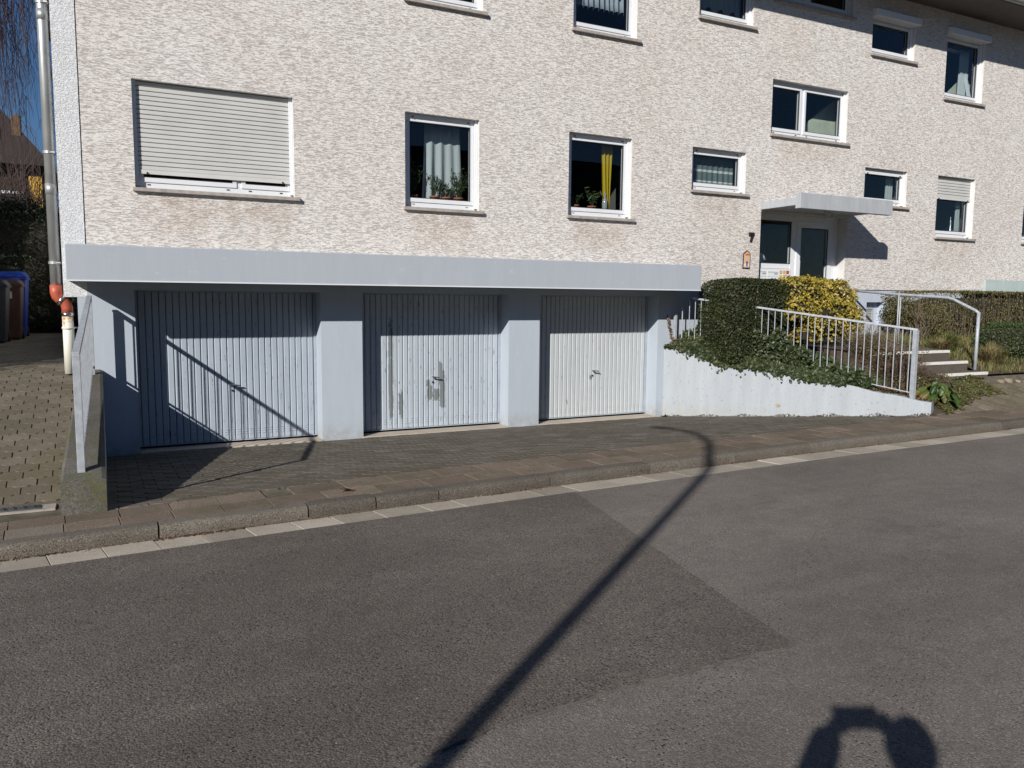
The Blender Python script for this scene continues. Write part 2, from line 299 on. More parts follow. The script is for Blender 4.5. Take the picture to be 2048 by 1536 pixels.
PATCHES = ((3.69, -1.05, .040, .78), (3.84, -1.56, .040, .24), (4.49, -1.32, .055, .34), (4.47, -1.05, .03, .12), (4.29, -1.40, .05, .12), (4.40, -1.43, .055, .10), (4.27, -1.25, .04, .06))
M = dict(
    plaster=m_plaster(), white_render=m_whiterender(), blue=m_bluepaint(),
    beam=m_bluepaint('blue_grey_fascia_paint', (.36, .395, .445), (.385, .42, .465), .3),
    plinth=m_bluepaint('plinth_paint', (.42, .47, .56), (.46, .51, .60), .3),
    conc=m_conc_wall(), canopy=m_bluepaint('weathered_canopy_paint', (.32, .34, .37), (.41, .43, .455), 1.0),
    oldconc=m_stone('mossy_old_concrete', (.085, .08, .07), (.19, .18, .16), (.11, .11, .045), .6, .5),
    reveal=simple('painted_reveal', (.60, .59, .575), .8, var=.06, bump=.2),
    pvc=simple('white_window_plastic', (.68, .70, .73), .35, var=.03, vscale=2),
    gasket=simple('dark_rubber_gasket', (.05, .05, .055), .6),
    sill=simple('brown_grey_sill_stone', (.33, .30, .27), .8, var=.2, vscale=14, bump=.4),
    shutter=simple('grey_white_shutter_slat', (.56, .56, .54), .5, var=.05, vscale=3),
    shutter_gap=simple('shutter_joint', (.10, .10, .10), .8),
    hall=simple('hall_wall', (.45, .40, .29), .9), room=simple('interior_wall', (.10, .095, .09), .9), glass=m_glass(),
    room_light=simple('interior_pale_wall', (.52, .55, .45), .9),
    room_sky_tint=simple('interior_sky_tint', (.03, .05, .17), .9),  # reflected blue sky painted into the interior colour behind some upper panes
    rail=simple('grey_rail_paint', (.35, .375, .41), .5, var=.18, vscale=16, metal=.1, bump=.15),
    galv=m_galv(), elbow=simple('orange_red_plastic', (.40, .085, .045), .5, var=.1),
    steel=simple('bright_steel', (.6, .6, .6), .25, metal=1), rust=m_rustpipe(), black=simple('black_metal', (.02, .02, .02), .4),
    door1=m_door('blue_grey_door_paint', (.33, .38, .445), (.38, .43, .49), (), .55),
    door2=m_door('flaking_door_paint', (.38, .43, .485), (.43, .48, .535), PATCHES, 1.0),
    door3=m_door('cream_grey_door_paint', (.42, .455, .475), (.475, .505, .52), ((7.12, -1.27, .03, .04),), -.1),
    door_frame=simple('dull_door_frame', (.33, .37, .43), .6), sill_conc=m_stone('pale_threshold_concrete', (.33, .28, .23), (.45, .40, .34), None, 1, .3),
    asphalt=m_asphalt('old_road_asphalt', (.165, .146, .130), (.22, .196, .174), .5), patch=m_asphalt('dark_patch_asphalt', (.134, .114, .099), (.172, .149, .131), .7, .8),
    gutter=m_stone('pale_gutter_stone', (.30, .265, .215), (.42, .38, .32), None, .8, .4), kerb=m_stone('grey_kerb_stone', (.105, .092, .076), (.158, .14, .118), None, .8, .8, .006),
    slab=m_stone('reddish_paving_slab', (.15, .115, .088), (.22, .175, .137), (.105, .095, .055), .8, .7, .006),
    slab_pale=m_stone('pale_paving_slab', (.17, .15, .125), (.22, .19, .155), None, .8, .5, .004),
    paver_drive=m_paver('brown_interlocking_paver', (.13, .107, .083), (.185, .155, .122)),
    paver_drive_far=m_paver('brown_interlocking_paver_far', (.13, .107, .083), (.185, .155, .122), True),
    paver=m_paver('dark_interlocking_paver', (.10, .088, .073), (.155, .138, .115), False, (.085, .072, .045), .22),
    paver_path=m_paver('brown_path_paver', (.16, .13, .10), (.22, .185, .145)), paver_path_far=m_paver('brown_path_paver_far', (.16, .13, .10), (.22, .185, .145), True),
    paver_far=m_paver('dark_interlocking_paver_far', (.10, .088, .073), (.155, .138, .115), True, (.085, .072, .045), .22),
    joint=simple('mossy_joint_sand', (.095, .082, .058), 1, var=.4, vscale=8, bump=.5),
    soil=simple('leafy_soil', (.055, .04, .028), 1, var=.4, vscale=9, bump=.8, bscale=25),
    earth=simple('rough_ground', (.07, .065, .04), 1, var=.3, vscale=1.5, bump=.6),
    yew=m_leaf('clipped_hedge_leaf', [(.014, .024, .007), (.028, .044, .012), (.052, .064, .022), (.08, .066, .03)], .5, .15),
    ivy=m_leaf('ivy_leaf', [(.018, .032, .010), (.032, .050, .016), (.055, .072, .026), (.10, .11, .05)], .45, .15),
    ivyred=m_leaf('ivy_leaf_reddened', [(.04, .045, .016), (.08, .065, .025), (.14, .06, .03), (.10, .09, .04)], .45, .15),
    gold=m_leaf('yellow_variegated_leaf', [(.07, .09, .015), (.36, .28, .03), (.52, .40, .06), (.62, .50, .15), (.42, .29, .035)], .4, .3),
    box=m_leaf('box_leaf', [(.02, .045, .012), (.06, .10, .03), (.12, .16, .05)], .4, .2),
    dhedge=m_leaf('dark_evergreen_leaf', [(.006, .012, .005), (.014, .024, .009), (.04, .058, .018)], .5, .1),
    privet=m_leaf('winter_hedge_leaf', [(.05, .06, .018), (.12, .125, .04), (.20, .17, .06), (.15, .09, .04)], .5, .2),
    cover=m_leaf('ground_cover_leaf', [(.03, .055, .015), (.08, .11, .035), (.14, .12, .045), (.13, .06, .03)], .4, .2),
    berg=m_leaf('big_glossy_leaf', [(.025, .055, .012), (.045, .09, .018), (.08, .12, .022), (.16, .12, .03)], .42, .2, True),
    grass=m_leaf('grass_blade', [(.06, .13, .02), (.15, .20, .045), (.30, .25, .11)], .5, .3),
    drygrass=m_leaf('dry_grass_blade', [(.26, .20, .085), (.40, .32, .17), (.20, .20, .07)], .6, .3),
    heather=m_leaf('dry_heather_twig', [(.10, .06, .05), (.20, .14, .11), (.08, .07, .04)], .7, .2),
    twig=simple('bare_twig_bark', (.06, .04, .035), .9, var=.3), twig2=simple('grey_brown_bark', (.14, .11, .075), .9, var=.3, vscale=20, bump=.5),
    birch=simple('reddish_birch_twig', (.05, .03, .034), .85, var=.3), needles=m_leaf('spruce_needle', [(.02, .04, .02), (.04, .07, .035), (.075, .11, .05)], .5, .1),
    deadleaf=m_leaf('dead_leaf', [(.09, .045, .025), (.17, .09, .05), (.28, .20, .12)], .8, .1),
    shaded_wall=simple('shaded_wall_brown', (.03, .02, .014), .9, var=.3), yellow=simple('yellow_house_render', (.62, .36, .05), .85), roof=simple('dark_roof_tile', (.03, .021, .018), .8, var=.3, vscale=12, bump=.4),  # first colour is the far house wall darkened to stand for shade
    brick=simple('chimney_brick', (.13, .08, .045), .9, var=.3, vscale=14), bin_black=simple('black_bin_plastic', (.032, .032, .034), .5, var=.2),
    bin_brown=simple('brown_bin_plastic', (.075, .032, .02), .5, var=.2), bin_blue=simple('blue_bin_plastic', (.015, .045, .30), .45, var=.1),
    label=simple('pale_sticker', (.5, .5, .46), .6), orange=simple('orange_sticker', (.5, .13, .03), .6),
    curtain=m_cloth('white_curtain_cloth', (.68, .72, .75), .35), curtain_y=m_cloth('yellow_curtain_cloth', (.62, .45, .03), .35),
    curtain_t=m_cloth('grey_net_curtain', (.20, .245, .245), .3, 1, ((2.22, .012), (2.24, .006), (2.05, .012), (2.02, .008))), lace=m_cloth('lace_curtain', (.62, .68, .76), .4, .8),
    lace2=m_cloth('pale_scalloped_cloth', (.55, .6, .6), .4), pot=simple('terracotta_pot', (.40, .14, .07), .8), bottle=simple('clear_bottle', (.3, .32, .32), .1),
    pale_panel=simple('pale_green_grey_panel', (.42, .50, .49), .35, var=.07, vscale=4), tan=simple('tan_label', (.50, .38, .18), .6), red=simple('red_label', (.45, .05, .02), .6),
    yel=simple('yellow_sticker', (.6, .5, .02), .6), tile=simple('cream_ceramic', (.60, .42, .26), .4), tileblue=simple('blue_glaze', (.06, .06, .28), .3), tiled=simple('dark_tile_rim', (.05, .03, .05), .5),
    tilewhite=simple('white_glaze', (.62, .60, .58), .3), step=m_stone('dark_step_stone', (.10, .085, .07), (.16, .14, .115), None, 1, .5), nosing=simple('white_step_edge', (.68, .66, .62), .8, var=.12, vscale=30, bump=.4),
    boulder=simple('pale_border_stone', (.22, .18, .13), .9, var=.3, vscale=9, bump=.6), soffit=simple('dark_brown_soffit', (.10, .085, .075), .8), gutterm=simple('dull_zinc_gutter', (.28, .30, .28), .5, metal=.3),
    skin=simple('skin', (.45, .26, .18), .5, var=.05), jacket=simple('dark_jacket', (.03, .035, .05), .9), trousers=simple('dark_trousers', (.04, .045, .07), .9), hair=simple('brown_hair', (.05, .03, .02), .7),
    shoe=simple('black_shoe', (.02, .02, .02), .6), lampm=simple('grey_lamp_metal', (.3, .3, .3), .5, metal=.5), lens=simple('lamp_lens', (.6, .6, .55), .3), house2=simple('beige_render', (.42, .38, .30), .9),
    vent=simple('grey_metal_louvre', (.42, .43, .42), .45, metal=.3), cloth_obj=simple('pale_blue_cloth', (.50, .58, .66), .8),
    seam=simple('bitumen_seam', (.075, .068, .06), .8), crack=simple('mud_in_gutter', (.10, .068, .042), 1, var=.4, vscale=20, bump=.7),
)

# ------------------------------------------------------------------ helpers
class MB:
    def __init__(s): s.v = []; s.f = []; s.mi = []
    def add(s, vs, fs, mi=0):
        o = len(s.v); s.v += [tuple(q) for q in vs]; s.f += [tuple(o+i for i in f) for f in fs]; s.mi += [mi]*len(fs); return s
    def box(s, x0, x1, y0, y1, z0, z1, mi=0):
        return s.add([(x0,y0,z0),(x1,y0,z0),(x1,y1,z0),(x0,y1,z0),(x0,y0,z1),(x1,y0,z1),(x1,y1,z1),(x0,y1,z1)],
                     [(0,3,2,1),(4,5,6,7),(0,1,5,4),(1,2,6,5),(2,3,7,6),(3,0,4,7)], mi)
    def quad(s, a, b, c, d, mi=0): return s.add([a,b,c,d], [(0,1,2,3)], mi)
    def prism(s, poly, z0, z1, mi=0):
        n = len(poly)
        vs = [(x,y,z0) for x,y in poly]+[(x,y,z1) for x,y in poly]
        return s.add(vs, [tuple(range(n-1,-1,-1)), tuple(range(n,2*n))]+[(i,(i+1)%n,n+(i+1)%n,n+i) for i in range(n)], mi)
    def tube(s, pts, r, n=8, mi=0, cap=True):
        pts = [Vector(p) for p in pts]; rs = r if hasattr(r, '__len__') else [r]*len(pts)
        o = len(s.v); up = Vector((0,0,1)); prev = None
        for i, p in enumerate(pts):
            d = (pts[min(i+1,len(pts)-1)]-pts[max(i-1,0)]).normalized()
            if prev is None:
                a = d.cross(up) if abs(d.z) < .95 else d.cross(Vector((0,1,0)))
            else: a = prev - d*prev.dot(d)
            a.normalize(); prev = a; b = d.cross(a)
            for j in range(n):
                t = 2*math.pi*(j+.5)/n; s.v.append(tuple(p+(a*math.cos(t)+b*math.sin(t))*rs[i]))
        for i in range(len(pts)-1):
            for j in range(n):
                k = (j+1) % n; s.f.append((o+i*n+j, o+i*n+k, o+(i+1)*n+k, o+(i+1)*n+j)); s.mi.append(mi)
        if cap:
            s.f.append(tuple(o+j for j in range(n-1,-1,-1))); s.f.append(tuple(o+(len(pts)-1)*n+j for j in range(n))); s.mi += [mi]*2
        return s
    def bar(s, a, b, w, h, mi=0):      # rectangular bar from a to b, w across, h in vertical sense
        a = Vector(a); b = Vector(b); d = (b-a).normalized()
        side = d.cross(Vector((0,0,1)))
        if side.length < .01: side = Vector((1,0,0))
        side.normalize(); up = side.cross(d)
        vs = []
        for p in (a, b):
            for q, t in ((-1,-1),(1,-1),(1,1),(-1,1)): vs.append(p+side*q*w/2+up*t*h/2)
        return s.add(vs, [(0,1,2,3),(7,6,5,4),(0,4,5,1),(1,5,6,2),(2,6,7,3),(3,7,4,0)], mi)
    def lathe(s, prof, c, n=16, mi=0):
        o = len(s.v)
        for r, z in prof:
            for j in range(n):
                t = 2*math.pi*j/n; s.v.append((c[0]+r*math.cos(t), c[1]+r*math.sin(t), c[2]+z))
        for i in range(len(prof)-1):
            for j in range(n):
                k = (j+1)%n; s.f.append((o+i*n+j, o+i*n+k, o+(i+1)*n+k, o+(i+1)*n+j)); s.mi.append(mi)
        return s
    def mesh(s, name, mats, smooth=False):
        me = bpy.data.meshes.new(name); me.from_pydata(s.v, [], s.f)
        for m in (mats if isinstance(mats, (list, tuple)) else [mats]): me.materials.append(m)
        if len(me.materials) > 1: me.polygons.foreach_set('material_index', s.mi)
        if smooth: me.polygons.foreach_set('use_smooth', [True]*len(me.polygons))
        me.validate(); me.update(); return me
    def build(s, name, mats, parent=None, smooth=False, bevel=0, **kw):
        return link(name, s.mesh(name, mats, smooth), parent, bevel, **kw)

def link(name, me, parent=None, bevel=0, **kw):
    o = bpy.data.objects.new(name, me); COL.objects.link(o)
    if parent is not None: adopt(o, parent)
    if bevel:
        b = o.modifiers.new('bevel', 'BEVEL'); b.width = bevel; b.segments = 2; b.limit_method = 'ANGLE'; b.angle_limit = R_(40)
    for k, v in kw.items(): o[k] = v
    return o
def wloc(p):
    v = Vector(p.location)
    while p.parent: p = p.parent; v = v + Vector(p.location)
    return v
def adopt(o, p):
    o.parent = p
    o.matrix_parent_inverse = Matrix.Translation(-wloc(p)) if p.type == 'EMPTY' or p.location.length else Matrix.Identity(4)
def thing(name, loc, label, cat, group=None):
    o = bpy.data.objects.new(name, None); COL.objects.link(o); o.location = loc; o.empty_display_size = .2
    o['label'] = label; o['category'] = cat
    if group: o['group'] = group
    return o
def tag(o, label, cat, group=None, **kw):
    o['label'] = label; o['category'] = cat
    if group: o['group'] = group
    for k, v in kw.items(): o[k] = v
    return o
def grid(name, xs, ys, zf, mat, parent=None, smooth=True, **kw):
    m = MB(); nx, ny = len(xs), len(ys)
    m.v = [(x, y, zf(x, y)) for y in ys for x in xs]
    m.f = [(j*nx+i, j*nx+i+1, (j+1)*nx+i+1, (j+1)*nx+i) for j in range(ny-1) for i in range(nx-1)]
    m.mi = [0]*len(m.f)
    return m.build(name, mat, parent, smooth, **kw)
def npmesh(name, V, F, mat):
    me = bpy.data.meshes.new(name); V = np.asarray(V, np.float32); F = np.asarray(F, np.int32); k = F.shape[1]
    me.vertices.add(len(V)); me.vertices.foreach_set('co', V.ravel())
    me.loops.add(F.size); me.loops.foreach_set('vertex_index', F.ravel())
    me.polygons.add(len(F)); me.polygons.foreach_set('loop_start', np.arange(0, F.size, k, dtype=np.int32))
    me.materials.append(mat); me.update(calc_edges=True); return me
def unit(a): return a/np.maximum(np.linalg.norm(a, axis=1, keepdims=True), 1e-9)
def leaf_mesh(name, P, N, size, mat, spread=.8, asp=.55, updir=.2):
    """one folded rhombic leaf per point"""
    n = len(P); N = unit(N + nr.normal(0, spread, (n, 3)))
    d = nr.normal(0, 1, (n, 3)); d[:, 2] += updir; d = unit(d - N*np.sum(d*N, 1, keepdims=True)); b = np.cross(N, d)
    L = size*nr.uniform(.6, 1.25, (n, 1)); W = L*asp/2
    base = P - d*L*.5
    a = base; c = base + d*L; l = base + d*L*.45 - b*W + N*W*.35; r = base + d*L*.45 + b*W + N*W*.35
    V = np.stack([a, l, c, r], 1).reshape(-1, 3)
    i = np.arange(n)[:, None]*4
    F = np.concatenate([i+np.array([[0, 2, 1]]), i+np.array([[0, 3, 2]])], 0)
    return npmesh(name, V, F, mat)
def blades(name, P, h, w, mat, lean=.4):
    n = len(P); az = nr.uniform(0, 2*np.pi, n); ln = nr.uniform(0, lean, n)
    d = np.stack([np.cos(az)*ln, np.sin(az)*ln, np.ones(n)], 1); hh = h*nr.uniform(.5, 1.2, (n, 1))
    s = np.stack([-np.sin(az), np.cos(az), np.zeros(n)], 1)*w
    mid = P + d*hh*.6; tip = P + d*hh + np.stack([np.cos(az)*ln*.5, np.sin(az)*ln*.5, -ln*.3], 1)*hh
    V = np.stack([P-s, P+s, mid+s*.8, mid-s*.8, tip], 1).reshape(-1, 3); i = np.arange(n)[:, None]*5
    F = np.concatenate([i+np.array([[0, 1, 2]]), i+np.array([[0, 2, 3]]), i+np.array([[3, 2, 4]])], 0)
    return npmesh(name, V, F, mat)

# ------------------------------------------------------------------ ground geometry functions
KS = .948                                            # everything at street level
XG = [q*KS for q in (-60, -.7, 1.5, 4, 8, 11, 60)]; YG = [q*KS for q in (6.10, 6.27, 6.35, 6.40, 6.43, 6.36, 6.1)]
yg = lambda x: float(np.interp(x, XG, YG))          # road-side edge of the gutter
yk = lambda x: yg(x)+.33                            # kerb face
SX = [q*KS for q in (-60, 0, 1.6, 3.2, 6.7, 10.8, 60)]; SY = [q*KS for q in (7.1, 7.36, 7.50, 7.58, 7.60, 7.56, 7.2)]
ys_ = lambda x: float(np.interp(x, SX, SY))          # slab / paver seam
cl = lambda x: max(-6., min(22., x))
zroad = lambda x, y: -1.66-.02*y+.012*cl(x) if y > 0 else -1.66+.012*cl(x)
zside = lambda x, y=0: -1.692+.012*cl(x)
def zapron(x, y):
    t = (y-ys_(x))/(10.75-ys_(x)); t = max(0, min(1, t))
    return zside(x)*(1-t) - 1.945*t
def zdrive(x, y):
    return float(np.interp(y, [6.8, 7.35, 8.3, 10.2, 11.2, 17, 30], [-1.692, -1.692, -1.44, -1.03, -.905, -.83, -.8]))
WA = (8.38, 10.80, -.76); WB = (10.22, 7.18, -1.385)  # retaining wall ends (x, y, top z)
def wall_t(t):
    zt = float(np.interp(t, [0, .12, .3, .6, .85, 1], [-.76, -.815, -.94, -1.13, -1.305, -1.385]))
    return WA[0]+(WB[0]-WA[0])*t, WA[1]+(WB[1]-WA[1])*t, zt
DW = Vector((WB[0]-WA[0], WB[1]-WA[1])); LW = DW.length; DWn = DW/LW; NWn = Vector((-DWn.y, DWn.x))   # normal away from street
if NWn.x < 0: NWn = -NWn
def zbed(x, y):
    v = Vector((x-WA[0], y-WA[1])); t = v.dot(DWn)/LW; d = v.dot(NWn)
    t = max(0, min(1, t)); zw = wall_t(t)[2]-.03
    k = max(0, min(1, d/1.3)); k = k*k*(3-2*k)
    top = float(np.interp(y, [7.2, 8.0, 9.0, 10.8], [-1.40, -1.0, -.76, -.63]))
    return zw*(1-k)+max(zw, top)*k if d > 0 else zw

# ------------------------------------------------------------------ setting: ground, road, kerbs
grid('ground', [-400, -60, -20, 0, 20, 60, 400], [-400, -60, -10, 0, 7, 30, 400], lambda x, y: -2.45, M['earth'], kind='structure')
grid('back_yard', [-400, -40, -20, -10, -6, -4, 30, 60, 400], [12.0, 16, 22, 40, 100, 400], lambda x, y: -.98, M['earth'], kind='structure')
grid('side_yard', [-30, -12, -6, -3.3], [6.85, 8.3, 10.2, 11.2, 17], lambda x, y: zdrive(x, y)-.03, M['earth'], kind='structure')
xs = sorted(set(list(np.arange(-40, 60.1, 1.0))))
m = MB()
for i in range(len(xs)-1):
    a, b = xs[i], xs[i+1]; yy = [-4.2, 0, 2, 4]
    for j in range(4):
        y0a = yy[j]; y0b = yy[j]; y1a = yy[j+1] if j < 3 else yg(a); y1b = yy[j+1] if j < 3 else yg(b)
        m.quad((a, y0a, zroad(a, y0a)), (b, y0b, zroad(b, y0b)), (b, y1b, zroad(b, y1b)), (a, y1a, zroad(a, y1a)))
road = m.build('road', M['asphalt'], kind='structure')
m = MB(); top = [(a*KS, b*KS) for a, b in [(3.95, 6.385), (3.12, 2.86), (2.19, 2.9), (1.43, 2.87), (.95, 2.76), (-.3, 2.70), (-2.2, 2.66)]]
poly = []
for i in range(len(top)-1):
    a, b = top[i], top[i+1]; n = 14
    for q in range(n):
        t = q/n; j = rnd.uniform(-.008, .008) if (i or q) else 0
        poly.append((a[0]+(b[0]-a[0])*t+j*(.4 if i else 1), a[1]+(b[1]-a[1])*t+(j if i else 0)))
poly.append(top[-1]); poly.append((-2.2, yg(-2.2)-.003))
for x in np.arange(-1.7, 3.9, .3): poly.append((float(x), yg(float(x))-.003))
n = len(poly)
vs = [(x, y, zroad(x, y)+.006) for x, y in poly]+[(x, y, zroad(x, y)-.01) for x, y in poly]
m.add(vs, [tuple(range(n))]+[(i, n+i, n+(i+1) % n, (i+1) % n) for i in range(n)])
m.build('road_patch', M['patch'], road)
m = MB()                                             # worn bitumen seam of the patch
sp = [p for p in poly[:14*6]]
for i in range(14, len(sp)-1):
    a, b = sp[i], sp[i+1]; wd = .002+.006*max(0, math.sin(i*.35))*(1 if i < 40 else .5)
    m.quad((a[0], a[1]-wd, zroad(*a)+.0035), (b[0], b[1]-wd, zroad(*b)+.0035), (b[0], b[1]+.002, zroad(*b)+.0105), (a[0], a[1]+.002, zroad(*a)+.0105))
m.build('patch_seam', M['seam'], road)

grid('gutter_bed', list(np.arange(-14, 30, 1.)), [0, 1], lambda x, y: 0, M['joint']).data
gb = bpy.data.objects['gutter_bed']; gb['kind'] = 'structure'
me = gb.data
for v in me.vertices:
    x = v.co.x; v.co.y = (yg(x)-.01) if v.co.y < .5 else yg(x)+.60; v.co.z = zroad(x, 6.3)-.016
def tile(name, poly, zf, mat, parent, inset=.006, drop=.007, depth=.05, tilt=0, lift=0, kind=None):
    n = len(poly); cx = sum(p[0] for p in poly)/n; cy = sum(p[1] for p in poly)/n
    tx, ty = rnd.uniform(-tilt, tilt), rnd.uniform(-tilt, tilt)
    def ring(ins, dz):
        o = []
        for x, y in poly:
            d = math.hypot(x-cx, y-cy); k = max(0, 1-ins/d); X = cx+(x-cx)*k; Y = cy+(y-cy)*k
            o.append((X, Y, zf(X, Y)+dz+lift+(X-cx)*tx+(Y-cy)*ty))
        return o
    m = MB(); m.add(ring(0, -depth)+ring(0, -drop)+ring(inset, 0), [(i, (i+1) % n, n+(i+1) % n, n+i) for i in range(n)]+[(n+i, n+(i+1) % n, 2*n+(i+1) % n, 2*n+i) for i in range(n)]+[tuple(range(2*n, 3*n))])
    return m.build(name, mat, parent)
gj = [-.03-.34*i for i in range(8, 0, -1)]+[q*KS for q in (-.03, .33, .68, 1.01, 1.38, 1.71, 2.09, 2.51, 2.84, 3.2, 3.63, 4.04, 4.53)]
while gj[-1] < 14: gj.append(gj[-1]+.40)
gutter = thing('gutter_strip', (4, 6.4, -1.9), 'strip', 'x'); del gutter['label']; del gutter['category']; gutter['kind'] = 'structure'
zg = lambda x, y: zroad(x, 6.3)+.004+(y-yg(x))*-.02
for a, b in zip(gj, gj[1:]):
    sk = -.05
    P = [(a+.0035, yg(a)), ((a+b)/2, yg((a+b)/2)+rnd.uniform(-.006, .004)), (b-.0035, yg(b)), (b-.0035+sk, yk(b)-.03), (a+.0035+sk, yk(a)-.03)]
    tile('gutter_stone', P, zg, M['gutter'], gutter, .002, .002, .04, .008, rnd.uniform(-.002, .003))
kerb = thing('kerb', (4, 6.8, -1.9), 'k', 'x'); del kerb['label']; del kerb['category']; kerb['kind'] = 'structure'
kj = [q*KS for q in (-4.4, -3.2, -2.05, -.86, .32, 1.49, 2.09, 2.69, 3.88, 5.1, 6.3, 7.5, 8.7, 9.9, 11.1, 12.3, 13.5, 14.7)]
KW = .15
prof = [(0, -.16), (0, .045), (.004, .07), (.013, .088), (.03, .097), (.055, .10), (KW, .10), (KW, -.16)]
for ki, (a, b) in enumerate(zip(kj, kj[1:])):
    m = MB(); nseg = 4; n = len(prof); off = rnd.uniform(-.004, .006); dz = rnd.uniform(-.004, .004)
    for q in range(nseg+1):
        x = a+.006+(b-a-.012)*q/nseg; e = .004 if q in (0, nseg) else 0
        for py, pz in prof:
            m.v.append((x-.05*(1-py/KW)*0, yk(x)-.005+py+off+(e if py < .1 else -e), zroad(x, 6.3)+pz+dz-(e if pz > .05 else 0)))
    for q in range(nseg):
        for j in range(n):
            k = (j+1) % n; m.f.append((q*n+j, (q+1)*n+j, (q+1)*n+k, q*n+k)); m.mi.append(0)
    m.f += [tuple(range(n)), tuple(nseg*n+j for j in range(n-1, -1, -1))]; m.mi += [0, 0]
    m.build('kerb_stone', M['kerb'], kerb)
# sidewalk with slabs
sidewalk = grid('sidewalk', [float(x) for x in np.arange(-14, 30, 1.)], [0, 1], lambda x, y: 0, M['joint'], kind='structure')
for v in sidewalk.data.vertices:
    x = v.co.x; v.co.y = (yk(x)+.10) if v.co.y < .5 else ys_(x)+.02; v.co.z = zside(x)-.014
xx = -2.9; k0 = 0
rows = [(0., .5), (.5, 1.)]
while xx < 13.5:
    wd = .37 if xx < 1.1 else .46
    for ri, (r0, r1) in enumerate(rows):
        a = xx+(.0 if ri == 0 or xx < .9 else .23); b = a+wd
        f = lambda x, r: (yk(x)+KW+.003)*(1-r)+(ys_(x)-.004)*r
        P = [(a+.003, f(a, r0)+.002), (b-.003, f(b, r0)+.002), (b-.003-.03*(r1-r0), f(b, r1)-.003), (a+.003-.03*(r1-r0), f(a, r1)-.003)]
        pale = (ri == 0 and -.8 < a < -.44)
        tile('paving_slab', P, zside, M['slab_pale'] if pale else M['slab'], sidewalk, .003, .004, .03, .007, rnd.uniform(-.002, .002))
    xx += wd

# interlocking pavers
PW, PD = .222, .142
def paver_outline(w, d):
    h = d/2; a = w/2; z = .009
    return [(-a, -h+z), (-a*.62, -h+z), (-a*.38, -h-z), (a*.38, -h-z), (a*.62, -h+z), (a, -h+z),
            (a, h-z), (a*.62, h-z), (a*.38, h+z), (-a*.38, h+z), (-a*.62, h-z), (-a, h-z)]
def paver_rings(w, d, gap=.0032):
    o = paver_outline(w-gap*2, d-gap*2); n = len(o)
    vs = [(x, y, -.035) for x, y in o]+[(x, y, -.007) for x, y in o]+[(x*.965, y*.95, 0) for x, y in o]
    fs = [(i, (i+1) % n, n+(i+1) % n, n+i) for i in range(n)]+[(n+i, n+(i+1) % n, 2*n+(i+1) % n, 2*n+i) for i in range(n)]+[tuple(range(2*n, 3*n))]
    return vs, fs
PVS, PFS = paver_rings(PW, PD)
def lay(surface, cells, zf, mat, matfar, frac_near=300):
    """cells: (x, y) centres; the nearest to the camera become paver objects, the rest one joined stuff part"""
    me = MB().add(PVS, PFS).mesh('paver', mat)
    inb = lambda x, y: -.16 < x/y < 1.75
    cells.sort(key=lambda c: (0 if inb(*c) else 1, c[0]**2+c[1]**2))
    far = MB()
    for i, (x, y) in enumerate(cells):
        e = .05; gx = (zf(x+e, y)-zf(x-e, y))/(2*e); gy = (zf(x, y+e)-zf(x, y-e))/(2*e)
        gx += rnd.uniform(-.012, .012); gy += rnd.uniform(-.014, .014); z = zf(x, y)+rnd.uniform(-.0022, .0022)
        Nn = Vector((-gx, -gy, 1)).normalized(); q = Vector((0, 0, 1)).rotation_difference(Nn)
        T = Matrix.Translation((x, y, z)) @ q.to_matrix().to_4x4() @ Matrix.Rotation(rnd.uniform(-.008, .008), 4, 'Z')
        if i < frac_near:
            o = bpy.data.objects.new('paver', me); COL.objects.link(o); o.parent = surface; o.matrix_world = T
        else: far.add([T @ Vector(v) for v in PVS], PFS)
    if far.v: far.build('distant_pavers', matfar, surface, kind='stuff')
# driveway on the left
XWL = lambda y: -.345+.065*(y-6.95)/3.85              # left face of the low side wall
drive = grid('driveway', [-3.4, -2.5, -1.6, -.9, -.2], [6.85, 7.35, 7.8, 8.3, 9.4, 10.2, 10.8, 11.2, 13, 17, 24], lambda x, y: zdrive(x, y)-.012, M['joint'], kind='structure')
cells = []
j = 0; y = 7.50
while y < 19.5:
    x = -.20-(.5*PW if j % 2 else 0)
    lim = -.12*y-.55
    while x > max(lim, -3.3):
        if y > 10.95 or x-PW/2-.02 < XWL(y)-.03: cells.append((x-.02, y))
        x -= PW
    y += PD; j += 1

lay(drive, cells, zdrive, M['paver_drive'], M['paver_drive_far'])
# garage apron
apron = grid('garage_apron', [-.3]+[float(q) for q in np.arange(0, 11.3, .8)], [0, .25, .5, .75, 1], lambda x, y: 0, M['joint'], kind='structure')
for v in apron.data.vertices:
    x = v.co.x; t = v.co.y; y = ys_(x)*(1-t)+10.82*t; v.co.y = y; v.co.z = zapron(x, y)-.013
cells = []
for j in range(26):
    x = -.17+PW/2+(.5*PW if j % 2 else 0)
    while x < 10.5:
        y = ys_(x)+PD/2+.006+j*PD; d = Vector((x-WA[0], y-WA[1])).dot(NWn)
        if (d < .08 or y < 7.25) and y < 10.70: cells.append((x, y))
        x += PW
lay(apron, cells, zapron, M['paver'], M['paver_far'])
